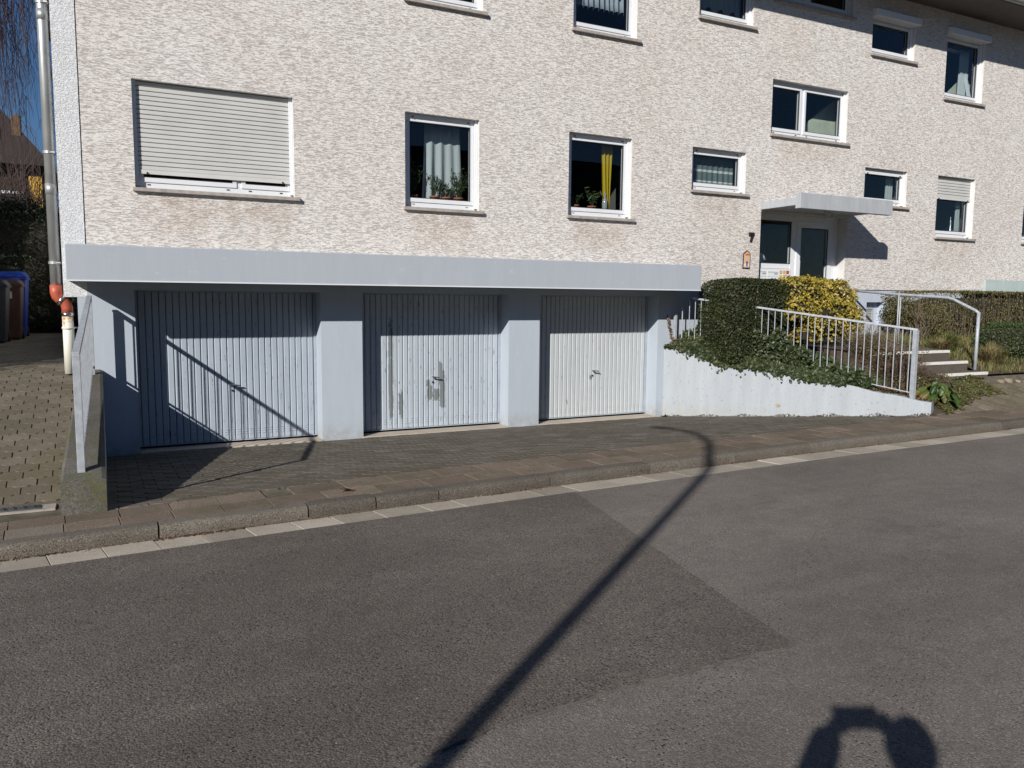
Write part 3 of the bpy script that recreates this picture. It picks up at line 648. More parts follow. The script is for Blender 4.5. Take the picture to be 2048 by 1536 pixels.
# mud, dead leaves in the gutter
m = MB(); xs = np.arange(-1.2, 11, .12)
for a in xs:
    a = float(a); w1 = .012+.05*max(0, math.sin(a*2.1+1))*rnd.random()+(.05 if .15 < a < .95 or a < -.2 else 0)*rnd.uniform(.5, 1)
    b = a+.12; y0 = yk(a)-.03
    m.add([(a, yk(a)+.002, zg(a, 6.7)+.012), (b, yk(b)+.002, zg(b, 6.7)+.012), (b, yk(b)-w1, zg(b, 6.6)-.001), (a, yk(a)-w1-rnd.uniform(-.01, .01), zg(a, 6.6)-.001)], [(0, 3, 2, 1)])
m.build('mud_strip', M['crack'], gutter, kind='stuff')
n = 620; x = nr.uniform(-1.2, 12, n); x[:420] = nr.choice([.3, .55, .7, -.4, -.65, 3.4, 6.1, 9.0], 420)+nr.normal(0, .14, 420)
P = np.array([(a, yk(a)-abs(nr.normal(0, .028))-.004, zg(a, 6.6)+.008) for a in x])
fallen = link('fallen_leaves', leaf_mesh('fallen_leaves', P, np.tile([0, 0, 1.], (n, 1)), .028, M['deadleaf'], .5, .6, 0), kind='stuff')
tag(fallen, 'brown fallen leaves and bits lying along the gutter', 'leaves')
n = 360; P = []
while len(P) < n:
    x, y = rnd.uniform(.1, 10.5), rnd.uniform(6.5, 10.7)
    if Vector((x-WA[0], y-WA[1])).dot(NWn) < -.05: P.append((x, y, (zapron(x, y) if y > ys_(x) else zside(x))+.005))
o = link('apron_litter', leaf_mesh('apron_litter', np.array(P), np.tile([0, 0, 1.], (n, 1)), .022, M['deadleaf'], .25, .6, 0), kind='stuff')
tag(o, 'tiny dry leaf bits scattered over the dark garage paving', 'leaves')
def dead_leaf(x, y, z, s, label, mt='deadleaf'):
    m = MB(); n = 10; vs = []; 
    for i in range(n+1):
        t = i/n; wv = math.sin(math.pi*t)*.45
        vs += [(-s/2+s*t, -s*wv, .02*math.sin(t*5)+.3*s*wv), (-s/2+s*t, 0, .012), (-s/2+s*t, s*wv, .25*s*wv+.02*math.cos(t*4))]
    fs = []
    for i in range(n): fs += [(3*i, 3*i+3, 3*i+4, 3*i+1), (3*i+1, 3*i+4, 3*i+5, 3*i+2)]
    m.add([(x+a, y+b, z+c) for a, b, c in vs], fs); return tag(m.build('dry_leaf', M[mt]), label, 'leaf')
dead_leaf(8.28, 10.62, -1.93, .14, 'curled brown dry leaf lying at the foot of the rightmost garage pillar')
dead_leaf(1.83, 6.70, -1.665, .13, 'tan flat leaf on the sidewalk slabs behind the kerb')

# road on the far side behind the camera
m = MB(); m.box(-40, 60, -4.35, -4.2, -2.0, -1.62); m.build('opposite_kerb', M['kerb'], kind='structure')
m = MB(); m.box(-40, 60, -6.2, -4.36, -2.2, -1.635); m.build('opposite_sidewalk', M['slab'], kind='structure')
m = MB(); m.box(-60, 60, -40, -6.21, -2.3, -1.66); m.build('opposite_lawn', M['earth'], kind='structure')

# ------------------------------------------------------------------ the apartment building
FY = 10.8
bld = thing('apartment_building', (8, 11, -1.95), 'long apartment building with scratched pinkish white render above three pale blue garages', 'building')
WIN = [  # x0, x1, z0, z1
    (.41, 2.30, 1.30, 2.565), (3.82, 4.95, 1.275, 2.56), (6.46, 7.63, 1.30, 2.555), (8.85, 10.03, 1.85, 2.55), (10.57, 12.45, 2.93, 3.86),
    (13.0, 14.2, 1.87, 2.55), (15.13, 16.33, 1.34, 2.56), (13.0, 14.2, 4.63, 5.30), (15.15, 16.35, 4.08, 5.30), (6.50, 7.67, 4.08, 5.32),
    (8.90, 10.07, 4.64, 5.32), (3.84, 5.00, 4.06, 5.32), (10.57, 12.45, 5.18, 5.62), (18.05, 19.25, 1.34, 2.56), (18.05, 19.25, 4.08, 5.30), (.43, 2.32, 4.06, 5.32)]
DOOR = (10.42, 12.58, -.62, 1.58)
def wall_cells(m, x0, x1, z0, z1, holes, y, mi=0):
    X = sorted(set([x0, x1]+[h[0] for h in holes]+[h[1] for h in holes])); X = [q for q in X if x0 <= q <= x1]
    Z = sorted(set([z0, z1]+[h[2] for h in holes]+[h[3] for h in holes])); Z = [q for q in Z if z0 <= q <= z1]
    for a, b in zip(X, X[1:]):
        for c, d in zip(Z, Z[1:]):
            mx, mz = (a+b)/2, (c+d)/2
            if any(h[0] < mx < h[1] and h[2] < mz < h[3] for h in holes): continue
            m.quad((a, y, c), (b, y, c), (b, y, d), (a, y, d), mi)
def reveals(m, h, y0, y1, mi=1, bottom=True):
    a, b, c, d = h
    m.quad((a, y0, c), (a, y0, d), (a, y1, d), (a, y1, c), mi); m.quad((b, y0, c), (b, y1, c), (b, y1, d), (b, y0, d), mi)
    m.quad((a, y0, d), (b, y0, d), (b, y1, d), (a, y1, d), mi)
    if bottom: m.quad((a, y0, c), (a, y1, c), (b, y1, c), (b, y0, c), mi)
m = MB(); XR = 26.
wall_cells(m, -.14, XR, .24, 5.85, WIN+[DOOR], FY)
for h in WIN: reveals(m, h, FY, FY+.17)
m.build('wall', [M['plaster'], M['reveal']], bld, label='scratched pinkish white render with window openings')
m = MB(); m.box(-.40, -.152, FY-.002, FY+.3, -.02, 5.85); m.build('corner_strip', M['white_render'], bld, label='bright white rendered strip at the left corner')
m = MB(); m.box(-.152, -.14, FY+.006, FY+.2, .24, 5.85); m.build('expansion_joint', M['gasket'], bld)
# lower walls
G = [(.35, 2.615), (3.185, 5.455), (5.985, 8.235)]; GY = 11.09; GT = .07; GB = -1.96
m = MB()
wall_cells(m, -.262, 9.20, -2.0, .24, [(a, b, -2.0, GT) for a, b in G], FY+.001)
for a, b in G: reveals(m, (a, b, -2.0, GT), FY+.001, GY+.12, 0, False)
m.quad((-.262, FY, -2), (-.262, FY+10, -2), (-.262, FY+10, .24), (-.262, FY, .24))
m.build('garage_wall', M['blue'], bld, label='pale blue painted garage wall with square pillars')
m = MB(); wall_cells(m, 9.20, XR, -2.0, .238, [DOOR, (13.27, 13.76, -.42, .0), (12.735, 12.925, -.02, .165)], FY+.022)
reveals(m, (13.27, 13.76, -.42, .0), FY+.022, FY+.17, 0); reveals(m, (12.735, 12.925, -.02, .165), FY+.022, FY+.06, 0)
m.build('plinth', M['plinth'], bld, label='pale blue plinth under the render')
m = MB(); m.quad((9.2, FY, .24), (XR, FY, .24), (XR, FY+.03, .24), (9.2, FY+.03, .24)); m.build('render_edge', M['gasket'], bld)
# beam over the garages
BY = 10.18
m = MB(); m.box(-.345, 8.60, BY, FY-.004, .165, .565); m.build('garage_beam', M['beam'], bld, bevel=.008, label='deep blue-grey concrete fascia running over the garages')
m = MB(); m.box(-.345, 8.60, BY-.006, BY+.02, .158, .172); m.build('drip_edge', M['pvc'], bld)
# sides, back, roof, eaves
m = MB(); m.quad((-.40, FY+.3, -.02), (-.40, 20.8, -.02), (-.40, 20.8, 5.85), (-.40, FY+.3, 5.85)); m.quad((-.40, FY+.3, -.02), (-.262, FY+.3, -.02), (-.262, 20.8, -.02), (-.40, 20.8, -.02))
m.quad((-.4, 20.8, -1), (XR, 20.8, -1), (XR, 20.8, 5.85), (-.4, 20.8, 5.85)); m.quad((XR, FY, -2), (XR, FY, 5.85), (XR, 20.8, 5.85), (XR, 20.8, -2))
m.build('outer_wall', M['white_render'], bld)
EY = FY-.85; EZ = 5.72
m = MB(); m.box(-.9, XR+.4, EY, FY-.003, EZ, EZ+.03); m.build('soffit', M['soffit'], bld)
m = MB(); m.add([(-.9, EY-.02, EZ+.03), (XR+.4, EY-.02, EZ+.03), (XR+.4, 15.8, 8.6), (-.9, 15.8, 8.6), (XR+.4, 21.6, EZ), (-.9, 21.6, EZ), (-.9, EY-.02, EZ+.16), (XR+.4, EY-.02, EZ+.16), (XR+.4, 15.8, 8.75), (-.9, 15.8, 8.75), (XR+.4, 21.6, EZ+.15), (-.9, 21.6, EZ+.15)],
      [(0, 3, 2, 1), (3, 5, 4, 2), (6, 7, 8, 9), (9, 8, 10, 11), (0, 1, 7, 6), (0, 6, 9, 3), (3, 9, 11, 5), (1, 2, 8, 7), (2, 4, 10, 8), (5, 11, 10, 4)])
m.build('roof', M['roof'], bld)
m = MB(); pr = [(-.075*math.cos(t), -.075*math.sin(t)) for t in np.linspace(0, math.pi, 9)]
for x0, x1 in ((-.9, 6.), (6., 14.1), (14.1, 17.6), (17.6, 20.6), (20.6, XR+.4)):
    o = len(m.v)
    for x in (x0+.01, x1-.01):
        for a, b in pr: m.v.append((x, EY-.09+a, EZ+.05+b))
    for i in range(8): m.f.append((o+i, o+i+1, o+9+i+1, o+9+i)); m.mi.append(0)
    m.tube([(x1-.03, EY-.09, EZ+.05), (x1+.03, EY-.09, EZ+.05)], .08, 16)
m.build('roof_gutter', M['gutterm'], bld, True)

# ---- windows
def frame_mb(m, x0, x1, z0, z1, y0, y1, s, b, t, mi=0):
    m.box(x0, x1, y0, y1, z0, z0+b, mi); m.box(x0, x1, y0, y1, z1-t, z1, mi)
    m.box(x0, x0+s, y0, y1, z0+b, z1-t, mi); m.box(x1-s, x1, y0, y1, z0+b, z1-t, mi)
def window(h, split=None, shutter=0, roller=True, outer_box=False, deep=2.4, room='room', sash=(True, True), label=None):
    x0, x1, z0, z1 = h; YF = FY+.105
    # guide rails + roller bottom bar sit in front of the frame
    m = MB(); g = .045
    frame_mb(m, x0, x1, z0, z1, YF, YF+.07, .055, .085, .05)
    if split: m.box(split-.035, split+.035, YF, YF+.07, z0+.085, z1-.05)
    win = m.build('window', M['pvc'], bld, bevel=.004, label=label) if label else m.build('window', M['pvc'], bld, bevel=.004)
    m = MB(); m.box(x0+.001, x0+g, YF-.045, YF-.002, z0+.03, z1-.001); m.build('guide_rail', M['pvc'], win, bevel=.003)
    MB().box(x1-g, x1-.001, YF-.045, YF-.002, z0+.03, z1-.001).build('guide_rail', M['pvc'], win, bevel=.003)
    parts = [(x0+.055, x1-.055)] if not split else [(x0+.055, split-.035), (split+.035, x1-.055)]
    for a, b in parts:
        m = MB(); frame_mb(m, a-.008, b+.008, z0+.078, z1-.045, YF-.014, YF+.05, .055, .058, .055); m.build('sash', M['pvc'], win, bevel=.005)
        m = MB(); frame_mb(m, a+.047, b-.047, z0+.136, z1-.10, YF-.0155, YF+.02, .006, .006, .006); m.build('gasket', M['gasket'], win)
        m = MB(); m.box(a+.05, b-.05, YF+.022, YF+.026, z0+.139, z1-.103); m.build('pane', M['glass'], win)
        for q in (a+.10, b-.10):
            m = MB(); m.box(q-.018, q+.018, YF-.006, YF, z0+.045, z0+.058); m.build('drain_cap', M['gasket'] if h is WIN[0] or h[2] > 2.8 else M['vent'], win)
    # sill
    m = MB(); m.add([(x0-.03, FY-.055, z0-.05), (x1+.06, FY-.055, z0-.05), (x1+.06, FY+.1, z0-.035), (x0-.03, FY+.1, z0-.035), (x0-.03, FY-.055, z0-.006), (x1+.06, FY-.055, z0-.006), (x1+.06, FY+.1, z0+.012), (x0-.03, FY+.1, z0+.012)],
                    [(0, 3, 2, 1), (4, 5, 6, 7), (0, 1, 5, 4), (1, 2, 6, 5), (2, 3, 7, 6), (3, 0, 4, 7)])
    m.build('sill', M['sill'], win, bevel=.004)
    # shutter slats
    zt = z1-.004
    if shutter:
        n = max(1, round(shutter/.0555)); p = shutter/n
        for i in range(n):
            za = zt-(i+1)*p; m = MB(); e = .006
            m.add([(x0+.03, YF-.024, za+.001), (x1-.03, YF-.024, za+.001), (x1-.03, YF-.034, za+.006), (x0+.03, YF-.034, za+.006), (x1-.03, YF-.037, za+p-.010), (x0+.03, YF-.037, za+p-.010), (x1-.03, YF-.026, za+p-.004), (x0+.03, YF-.026, za+p-.004)],
                  [(0, 1, 2, 3), (3, 2, 4, 5), (5, 4, 6, 7)])
            m.build('shutter_slat', M['shutter'], win)
        m = MB(); m.quad((x0+.03, YF-.021, zt-shutter), (x1-.03, YF-.021, zt-shutter), (x1-.03, YF-.021, zt), (x0+.03, YF-.021, zt)); m.build('shutter_backing', M['shutter_gap'], win)
    if roller:
        za = zt-shutter-(.05 if shutter else .06)
        za += 0 if shutter else .008; yb = YF-.042 if shutter else YF-.026
        m = MB(); m.box(x0+.03, x1-.03, yb, yb+.010, za, za+.052); m.build('shutter_end_bar', M['pvc'] if shutter < .3 else M['shutter'], win, bevel=.003)
        for q in (x0+.14, x1-.14):
            m = MB(); m.tube([(q, yb+.004, za+.012), (q, yb-.02, za+.012)], .011, 8); m.build('stopper', M['black'], win)
    if outer_box:
        m = MB(); m.add([(x0-.02, FY-.12, z1-.02), (x1+.02, FY-.12, z1-.02), (x1+.02, FY+.10, z1-.02), (x0-.02, FY+.10, z1-.02), (x0-.02, FY-.12, z1+.10), (x1+.02, FY-.12, z1+.10), (x1+.02, FY+.1, z1+.165), (x0-.02, FY+.1, z1+.165)],
                        [(0, 3, 2, 1), (4, 5, 6, 7), (0, 1, 5, 4), (1, 2, 6, 5), (2, 3, 7, 6), (3, 0, 4, 7)])
        m.build('shutter_box', M['pvc'], win, bevel=.006)
    # room behind
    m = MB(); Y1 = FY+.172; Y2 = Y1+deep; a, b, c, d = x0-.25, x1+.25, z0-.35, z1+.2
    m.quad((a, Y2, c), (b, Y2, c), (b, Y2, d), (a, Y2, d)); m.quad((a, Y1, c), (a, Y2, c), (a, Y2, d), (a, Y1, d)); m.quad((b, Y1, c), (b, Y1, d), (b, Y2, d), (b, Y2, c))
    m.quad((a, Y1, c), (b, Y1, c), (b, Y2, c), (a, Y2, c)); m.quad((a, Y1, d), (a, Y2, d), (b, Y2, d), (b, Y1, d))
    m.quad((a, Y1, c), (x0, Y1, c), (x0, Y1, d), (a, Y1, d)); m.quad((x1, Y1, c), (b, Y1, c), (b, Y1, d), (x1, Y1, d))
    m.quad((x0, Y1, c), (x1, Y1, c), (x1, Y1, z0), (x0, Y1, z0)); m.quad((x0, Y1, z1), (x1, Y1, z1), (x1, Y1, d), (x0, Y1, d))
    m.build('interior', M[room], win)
    return win
window(WIN[0], split=1.62, shutter=1.04, label='wide window with its grey shutter almost fully lowered')
window(WIN[1]); window(WIN[2]); window(WIN[3]); w5 = window(WIN[4], split=11.40, roller=False); window(WIN[5], shutter=.05)
window(WIN[6], shutter=.40); w8 = window(WIN[7], roller=False, outer_box=True, room='room_sky_tint'); w9 = window(WIN[8], roller=False, outer_box=True, room='room_sky_tint')
window(WIN[9], shutter=.30, room='room_sky_tint'); window(WIN[10]); window(WIN[11]); window(WIN[12], split=11.4, roller=False); window(WIN[13], shutter=.3); window(WIN[14], outer_box=True, roller=False); window(WIN[15], split=1.6, shutter=.5)
# stair flights and pale walls inside the stair windows
m = MB(); m.add([(11.15, FY+.5, 2.75), (13.0, FY+.5, 4.1), (13.0, FY+.5, 2.4), (11.5, FY+.5, 2.4), (11.15, FY+.6, 2.75), (13.0, FY+.6, 4.1), (13.0, FY+.6, 2.4), (11.5, FY+.6, 2.4)], [(0, 1, 2, 3), (4, 7, 6, 5), (0, 4, 5, 1), (0, 3, 7, 4)]); m.build('stair_wall', M['room_light'], w5)
m = MB(); m.add([(15.4, FY+.45, 4.0), (16.6, FY+.45, 4.95), (16.6, FY+.45, 3.8), (15.4, FY+.5, 3.9), (16.6, FY+.5, 3.8), (16.6, FY+.5, 4.95)], [(0, 1, 2), (3, 4, 5)]); m.build('pale_panel', M['room_light'], w9)
m = MB(); a = Vector((16.16, FY+.155, 4.24)); m.bar((15.28, FY+.19, 4.24), (15.28, FY+.42, 5.22), .05, .05); m.bar((16.2, FY+.19, 4.24), (16.2, FY+.42, 5.22), .05, .05); m.bar((15.28, FY+.42, 5.2), (16.2, FY+.42, 5.2), .05, .05); m.build('tilted_sash', M['pvc'], w9)

# ---- curtains, plants behind the panes
def curtain(name, x0, x1, zt, zb, y, mat, label, waves=6, amp=.03, hem=None, taper=0):
    m = MB(); n = waves*8
    for i in range(n+1):
        t = i/n; x = x0+(x1-x0)*t; dy = amp*math.sin(t*waves*2*math.pi)+amp*.4*math.sin(t*waves*5.1+1)
        b = zb+(hem(t) if hem else 0)
        for k in range(7):
            s = k/6; m.v.append((x+taper*s*(t-.5), y+dy*(.35+.65*s), zt+(b-zt)*s))
    for i in range(n):
        for k in range(6): m.f.append((i*7+k, i*7+k+1, (i+1)*7+k+1, (i+1)*7+k)); m.mi.append(0)
    o = m.build(name, mat, None, True); s = o.modifiers.new('thick', 'SOLIDIFY'); s.thickness = .003
    return tag(o, label, 'curtain')
curtain('curtain', 4.25, 4.80, 2.5, 1.30, FY+.36, M['curtain'], 'white curtain in the window above the middle garage', 4, .028, taper=.1)
m = MB()
for k in range(4):
    t = k*math.pi/2+.78; cx, cz = 4.505+.03*math.cos(t), 2.03+.03*math.sin(t)
    m.lathe([(.001, 0), (.02, 0), (.001, .001)], (0, 0, 0), 4)
    m.add([(cx-.013, FY+.322, cz), (cx, FY+.322, cz-.013), (cx+.013, FY+.322, cz), (cx, FY+.322, cz+.013)], [(0, 1, 2, 3)])
curtain('curtain', 7.22, 7.44, 2.5, 1.42, FY+.26, M['curtain_y'], 'yellow curtain gathered at the right of a ground floor window', 3, .025, taper=-.12)
curtain('net_curtain', 8.93, 9.98, 2.5, 1.9, FY+.26, M['curtain_t'], 'grey net curtain with pale stripes in the small window left of the entrance', 9, .012)
curtain('lace_curtain', 6.56, 7.60, 5.28, 4.50, FY+.28, M['lace'], 'white pleated lace curtain with zigzag hem in an upper window', 11, .03, hem=lambda t: .05*abs(math.sin(t*11*math.pi)))
curtain('scalloped_curtain', 8.97, 10.0, 5.3, 4.86, FY+.26, M['lace2'], 'pale scalloped curtain in the small upper window', 8, .015, hem=lambda t: .04*math.sin(t*24)+.02)
curtain('curtain', 16.0, 16.28, 5.2, 4.15, FY+.30, M['curtain'], 'white curtain bunched beside the tilted window at upper right', 5, .03)
curtain('curtain', 13.92, 14.12, 2.5, 1.9, FY+.26, M['lace2'], 'pale bunched curtain in the small window right of the entrance canopy', 3, .02)
curtain('curtain', 16.12, 16.24, 2.5, 1.4, FY+.26, M['lace2'], 'pale curtain edge in the half shuttered window', 2, .02)
def potted(x, y, z, h, n, label, kind='spider', pot=True):
    r = thing('potted_plant', (x, y, z), label, 'plant')
    if pot: MB().lathe([(.001, 0), (.05, 0), (.068, .09), (.074, .09), (.074, .11), (.06, .11), (.058, .095), (.001, .095)], (x, y, z), 14).build('pot', M['pot'], r, True)
    st = MB(); P = []; N = []
    for i in range(n):
        a = rnd.uniform(0, 2*math.pi); L = h*rnd.uniform(.6, 1); sp = rnd.uniform(.05, .16)
        pts = [(x+math.cos(a)*sp*t*1.2, y+math.sin(a)*sp*.5*t, z+.1+L*(t-.25*t*t*(kind == 'spider'))) for t in np.linspace(0, 1, 6)]
        st.tube(pts, [.004]*5+[.002], 4)
        for q in range(14 if kind == 'bush' else 8):
            t = rnd.uniform(.25, 1); k = min(4, int(t*5)); p = Vector(pts[k]).lerp(Vector(pts[k+1]), t*5-k)
            P.append(tuple(p+Vector((rnd.uniform(-.03, .03), rnd.uniform(-.02, .02), rnd.uniform(-.02, .03))))); N.append((rnd.uniform(-1, 1), -1, rnd.uniform(-.5, 1)))
    st.build('stem', M['ivy'], r)
    link('foliage', leaf_mesh('foliage', np.array(P), np.array(N, float), .035 if kind == 'bush' else .09, M['box'], .5, .55 if kind == 'bush' else .2), r)
ZS = 1.42
potted(4.03, FY+.26, ZS-.06, .50, 22, 'bushy green plant, leftmost on the sill above the middle garage', 'bush')
potted(4.35, FY+.24, ZS-.06, .42, 9, 'spiky green plant in a terracotta pot before the white curtain')
potted(4.55, FY+.27, ZS-.06, .30, 9, 'low spiky plant, third from left on the sill above the middle garage')
potted(4.73, FY+.25, ZS-.06, .46, 16, 'bushy green plant, rightmost on the sill above the middle garage', 'bush')
potted(6.73, FY+.25, ZS-.04, .32, 6, 'small thin spiky plant at the left of the window with the yellow curtain')
potted(7.05, FY+.25, ZS-.04, .40, 9, 'taller spiky plant in the middle of the window with the yellow curtain')
tag(MB().lathe([(.001, 0), (.045, 0), (.045, .2), (.018, .26), (.018, .33), (.001, .33)], (7.29, FY+.24, ZS-.04), 14).build('glass_bottle', M['bottle'], None, True), 'clear glass bottle on the sill under the yellow curtain', 'bottle')
tag(MB().lathe([(.001, 0), (.04, 0), (.05, .05), (.02, .12), (.035, .2), (.001, .34)], (15.95, FY+.24, 1.46), 12).build('window_ornament', M['steel'], None, True), 'small silvery ornament on the sill of the half shuttered window', 'ornament')
m = MB(); n = 12
for i in range(n+1):
    t = i/n
    for k in range(7):
        u = k/6; m.v.append((10.50+.42*t, FY+.36+.08*math.sin(u*3), .68+.21*math.sin(math.pi*min(1, t*.9+.05))**.6*(1-u*.9)+.02*math.sin(9*t)))
for i in range(n):
    for k in range(6): m.f.append((i*7+k, i*7+k+1, (i+1)*7+k+1, (i+1)*7+k)); m.mi.append(0)
o = m.build('cloth_heap', M['cloth_obj'], None, True); o.modifiers.new('t', 'SOLIDIFY').thickness = .02
tag(o, 'pale blue cloth heap behind the glass beside the entrance door', 'cloth')

# ---- garage doors
def garage_door(x0, x1, mat, label, hx):
    y = GY; zb, zt = -1.915, GT
    m = MB(); frame_mb(m, x0, x1, zb, zt, y-.008, y+.05, .035, .012, .02)
    d = m.build('garage_door', M['door_frame'], bld, bevel=.003, label=label)
    m = MB(); m.quad((x0, y+.03, zb), (x1, y+.03, zb), (x1, y+.03, zt), (x0, y+.03, zt)); m.build('backing', M['shutter_gap'], d)
    n = 27; a = x0+.04; W = (x1-x0-.08)/n; slot = MB()
    for i in range(n):
        u = a+i*W; v = u+W; g = .0035; c = .009; f = y+.002; bk = y+.02; m = MB()
        prof = [(u+g, bk), (u+g, f+.008), (u+g+c, f), (v-g-c, f), (v-g, f+.008), (v-g, bk)]
        z0_, z1_ = zb+.016, zt-.022
        m.add([(px, py, z0_) for px, py in prof]+[(px, py, z1_) for px, py in prof], [(k, k+1, 7+k, 6+k) for k in range(5)]+[tuple(range(5, -1, -1))])
        m.build('door_strip', mat, d)
        for k in range(3):
            zz = zb+.085+k*.032
            slot.add([(u+.022, f-.001, zz), (v-.022, f-.001, zz), (v-.022, f-.008, zz+.003), (u+.022, f-.008, zz+.003), (v-.022, f-.001, zz+.012), (u+.022, f-.001, zz+.012)], [(0, 3, 2, 1), (3, 5, 4, 2)])
    slot.build('louvre_slots', mat, d, kind='stuff')
    z = -1.17
    h = MB().tube([(hx, y-.0, z+.01), (hx, y-.055, z+.01)], .011, 8); h.bar((hx-.035, y-.058, z+.016), (hx+.085, y-.058, z+.0), .022, .016); h.build('handle', M['steel'], d, bevel=.003)
    MB().tube([(hx-.005, y+.001, z-.07), (hx-.005, y-.012, z-.07)], .014, 10).build('lock_cylinder', M['black'], d)
    MB().box(x0-.0, x1+.0, GY-.30, y-.010, -2.0, zb-.022).build('threshold', M['sill_conc'], d, bevel=.004)
    return d
garage_door(*G[0], M['door1'], 'blue-grey ribbed steel garage door crossed by the railing shadow', 1.50)
garage_door(*G[1], M['door2'], 'blue-grey ribbed steel garage door with large patches of flaked paint', 4.34)
garage_door(*G[2], M['door3'], 'cream-grey ribbed steel garage door', 7.15)

# ---- downpipe
dp = thing('downpipe', (-.38, 10.72, -.92), 'tall zinc rain downpipe with orange elbows at the white building corner', 'downpipe')
px = -.478; py = 10.875
MB().tube([(px, py, 5.7), (px, py, .10)], .057, 20).build('upper_pipe', M['galv'], dp, True)
for z in (3.10, 1.16):
    m = MB(); m.tube([(px, py, z), (px, py, z+.12)], .061, 20); m.build('pipe_sleeve', M['galv'], dp, True)
for z in (3.28, 1.62, .36):
    m = MB(); m.tube([(px, py, z), (px, py, z+.03)], .066, 20); m.tube([(px+.02, py-.06, z+.015), (px+.06, py-.07, z+.015)], .01, 6); m.tube([(px+.05, py+.02, z+.015), (px+.12, py+.10, z+.015)], .008, 6); m.build('bracket', M['galv'], dp)
lx = -.372
def arc(p): return [tuple(q) for q in p]
MB().tube(arc([(px, py, .115), (px, py, .03), (px+.008, py, -.01), (px+.03, py, -.04), (px+.058, py, -.062)]), [.066, .066, .064, .062, .060], 20).build('elbow', M['elbow'], dp, True)
MB().tube(arc([(px+.04, py, -.048), (px+.075, py, -.075), (lx-.01, py, -.11), (lx, py, -.15), (lx, py, -.21)]), [.058, .060, .062, .062, .062], 20).build('elbow', M['elbow'], dp, True)
MB().tube([(px+.035, py, -.045), (px+.062, py, -.066)], .069, 20).build('hose_clamp', M['steel'], dp, True)
MB().tube([(lx, py, -.245), (lx, py, -.205)], .067, 20).build('hose_clamp', M['steel'], dp, True)
MB().tube([(lx, py, -.93), (lx, py, -.24)], .060, 20).build('lower_pipe', M['rust'], dp, True)
m = MB(); m.tube([(lx, py, -.40), (lx, py, -.375)], .068, 20); m.tube([(lx+.05, py+.02, -.385), (lx+.13, py+.09, -.385)], .008, 6); m.build('bracket', M['rust'], dp, True)

# ---- entrance
x0, x1, z0, z1 = DOOR; DY = FY+.20
m = MB(); reveals(m, DOOR, FY, DY+.02, 0, False); m.build('door_reveal', M['reveal'], bld)
m = MB(); frame_mb(m, x0, x1, z0, z1, DY, DY+.07, .05, .05, .12); m.box(11.37, 11.52, DY, DY+.07, z0+.05, z1-.12); m.box(12.40, 12.53, DY, DY+.07, z0+.05, z1-.12)
m.box(x0+.05, 11.37, DY+.002, DY+.068, .60, .69)
ent = m.build('entrance_door', M['pvc'], bld, bevel=.006, label='white glazed entrance door with side glazing under the canopy')
m = MB(); frame_mb(m, 11.50, 12.42, z0+.06, z1-.10, DY-.016, DY+.05, .115, .94, .12); m.build('door_leaf', M['pvc'], ent, bevel=.006)
MB().box(11.61, 12.31, DY+.018, DY+.024, z0+1.0, z1-.22).build('pane', M['glass'], ent)
m = MB(); frame_mb(m, 11.612, 12.308, z0+1.0, z1-.22, DY-.018, DY, .01, .01, .01); m.build('gasket', M['gasket'], ent)
MB().box(x0+.05, 11.37, DY+.03, DY+.036, .69, z1-.12).build('pane', M['glass'], ent)
m = MB(); frame_mb(m, x0+.05, 11.37, .69, z1-.12, DY-.003, DY+.03, .01, .01, .012); m.build('gasket', M['gasket'], ent)
m = MB(); m.tube([(11.545, DY-.01, .46), (11.545, DY-.075, .46), (11.545, DY-.075, .05), (11.545, DY-.01, .05)], .018, 8); m.build('handle', M['pvc'], ent, True)
m = MB(); a, b, c, d = 10.15, 12.9, -.9, 1.75
Y1, Y2 = DY+.08, DY+2.6
m.quad((a, Y2, c), (b, Y2, c), (b, Y2, d), (a, Y2, d)); m.quad((a, Y1, c), (a, Y2, c), (a, Y2, d), (a, Y1, d)); m.quad((b, Y1, c), (b, Y1, d), (b, Y2, d), (b, Y2, c)); m.quad((a, Y1, c), (b, Y1, c), (b, Y2, c), (a, Y2, c)); m.quad((a, Y1, d), (a, Y2, d), (b, Y2, d), (b, Y1, d))
m.build('interior', M['hall'], ent)
# mailboxes
mb = thing('mailbox_panel', (10.9, DY, -.2), 'white letterbox panel with name plates left of the entrance door', 'mailboxes')
MB().box(x0+.055, 11.365, DY-.028, DY-.001, -.25, .595).build('panel', M['pvc'], mb, bevel=.004)
for r in range(4):
    for c in range(2):
        xa = 10.50+c*.29; zz = .555-r*.125
        MB().box(xa, xa+.27, DY-.034, DY-.0285, zz-.108, zz).build('flap', M['pvc'], mb, bevel=.003)
        MB().box(xa+.165, xa+.25, DY-.037, DY-.0345, zz-.065, zz-.04).build('name_plate', M['vent'], mb)
        MB().box(xa+.01, xa+.26, DY-.036, DY-.0345, zz-.028, zz-.022).build('slot', M['gasket'], mb)
MB().box(10.68, 10.75, DY-.04, DY-.0375, .365, .41).build('sticker', M['yel'], mb)
for r in range(4):
    for c in range(3):
        xa = 11.09+c*.085; zz = .565-r*.085
        MB().box(xa, xa+.065, DY-.033, DY-.0285, zz-.06, zz).build('bell_label', M['red'] if c == 2 and r < 1 else M['tan'], mb)
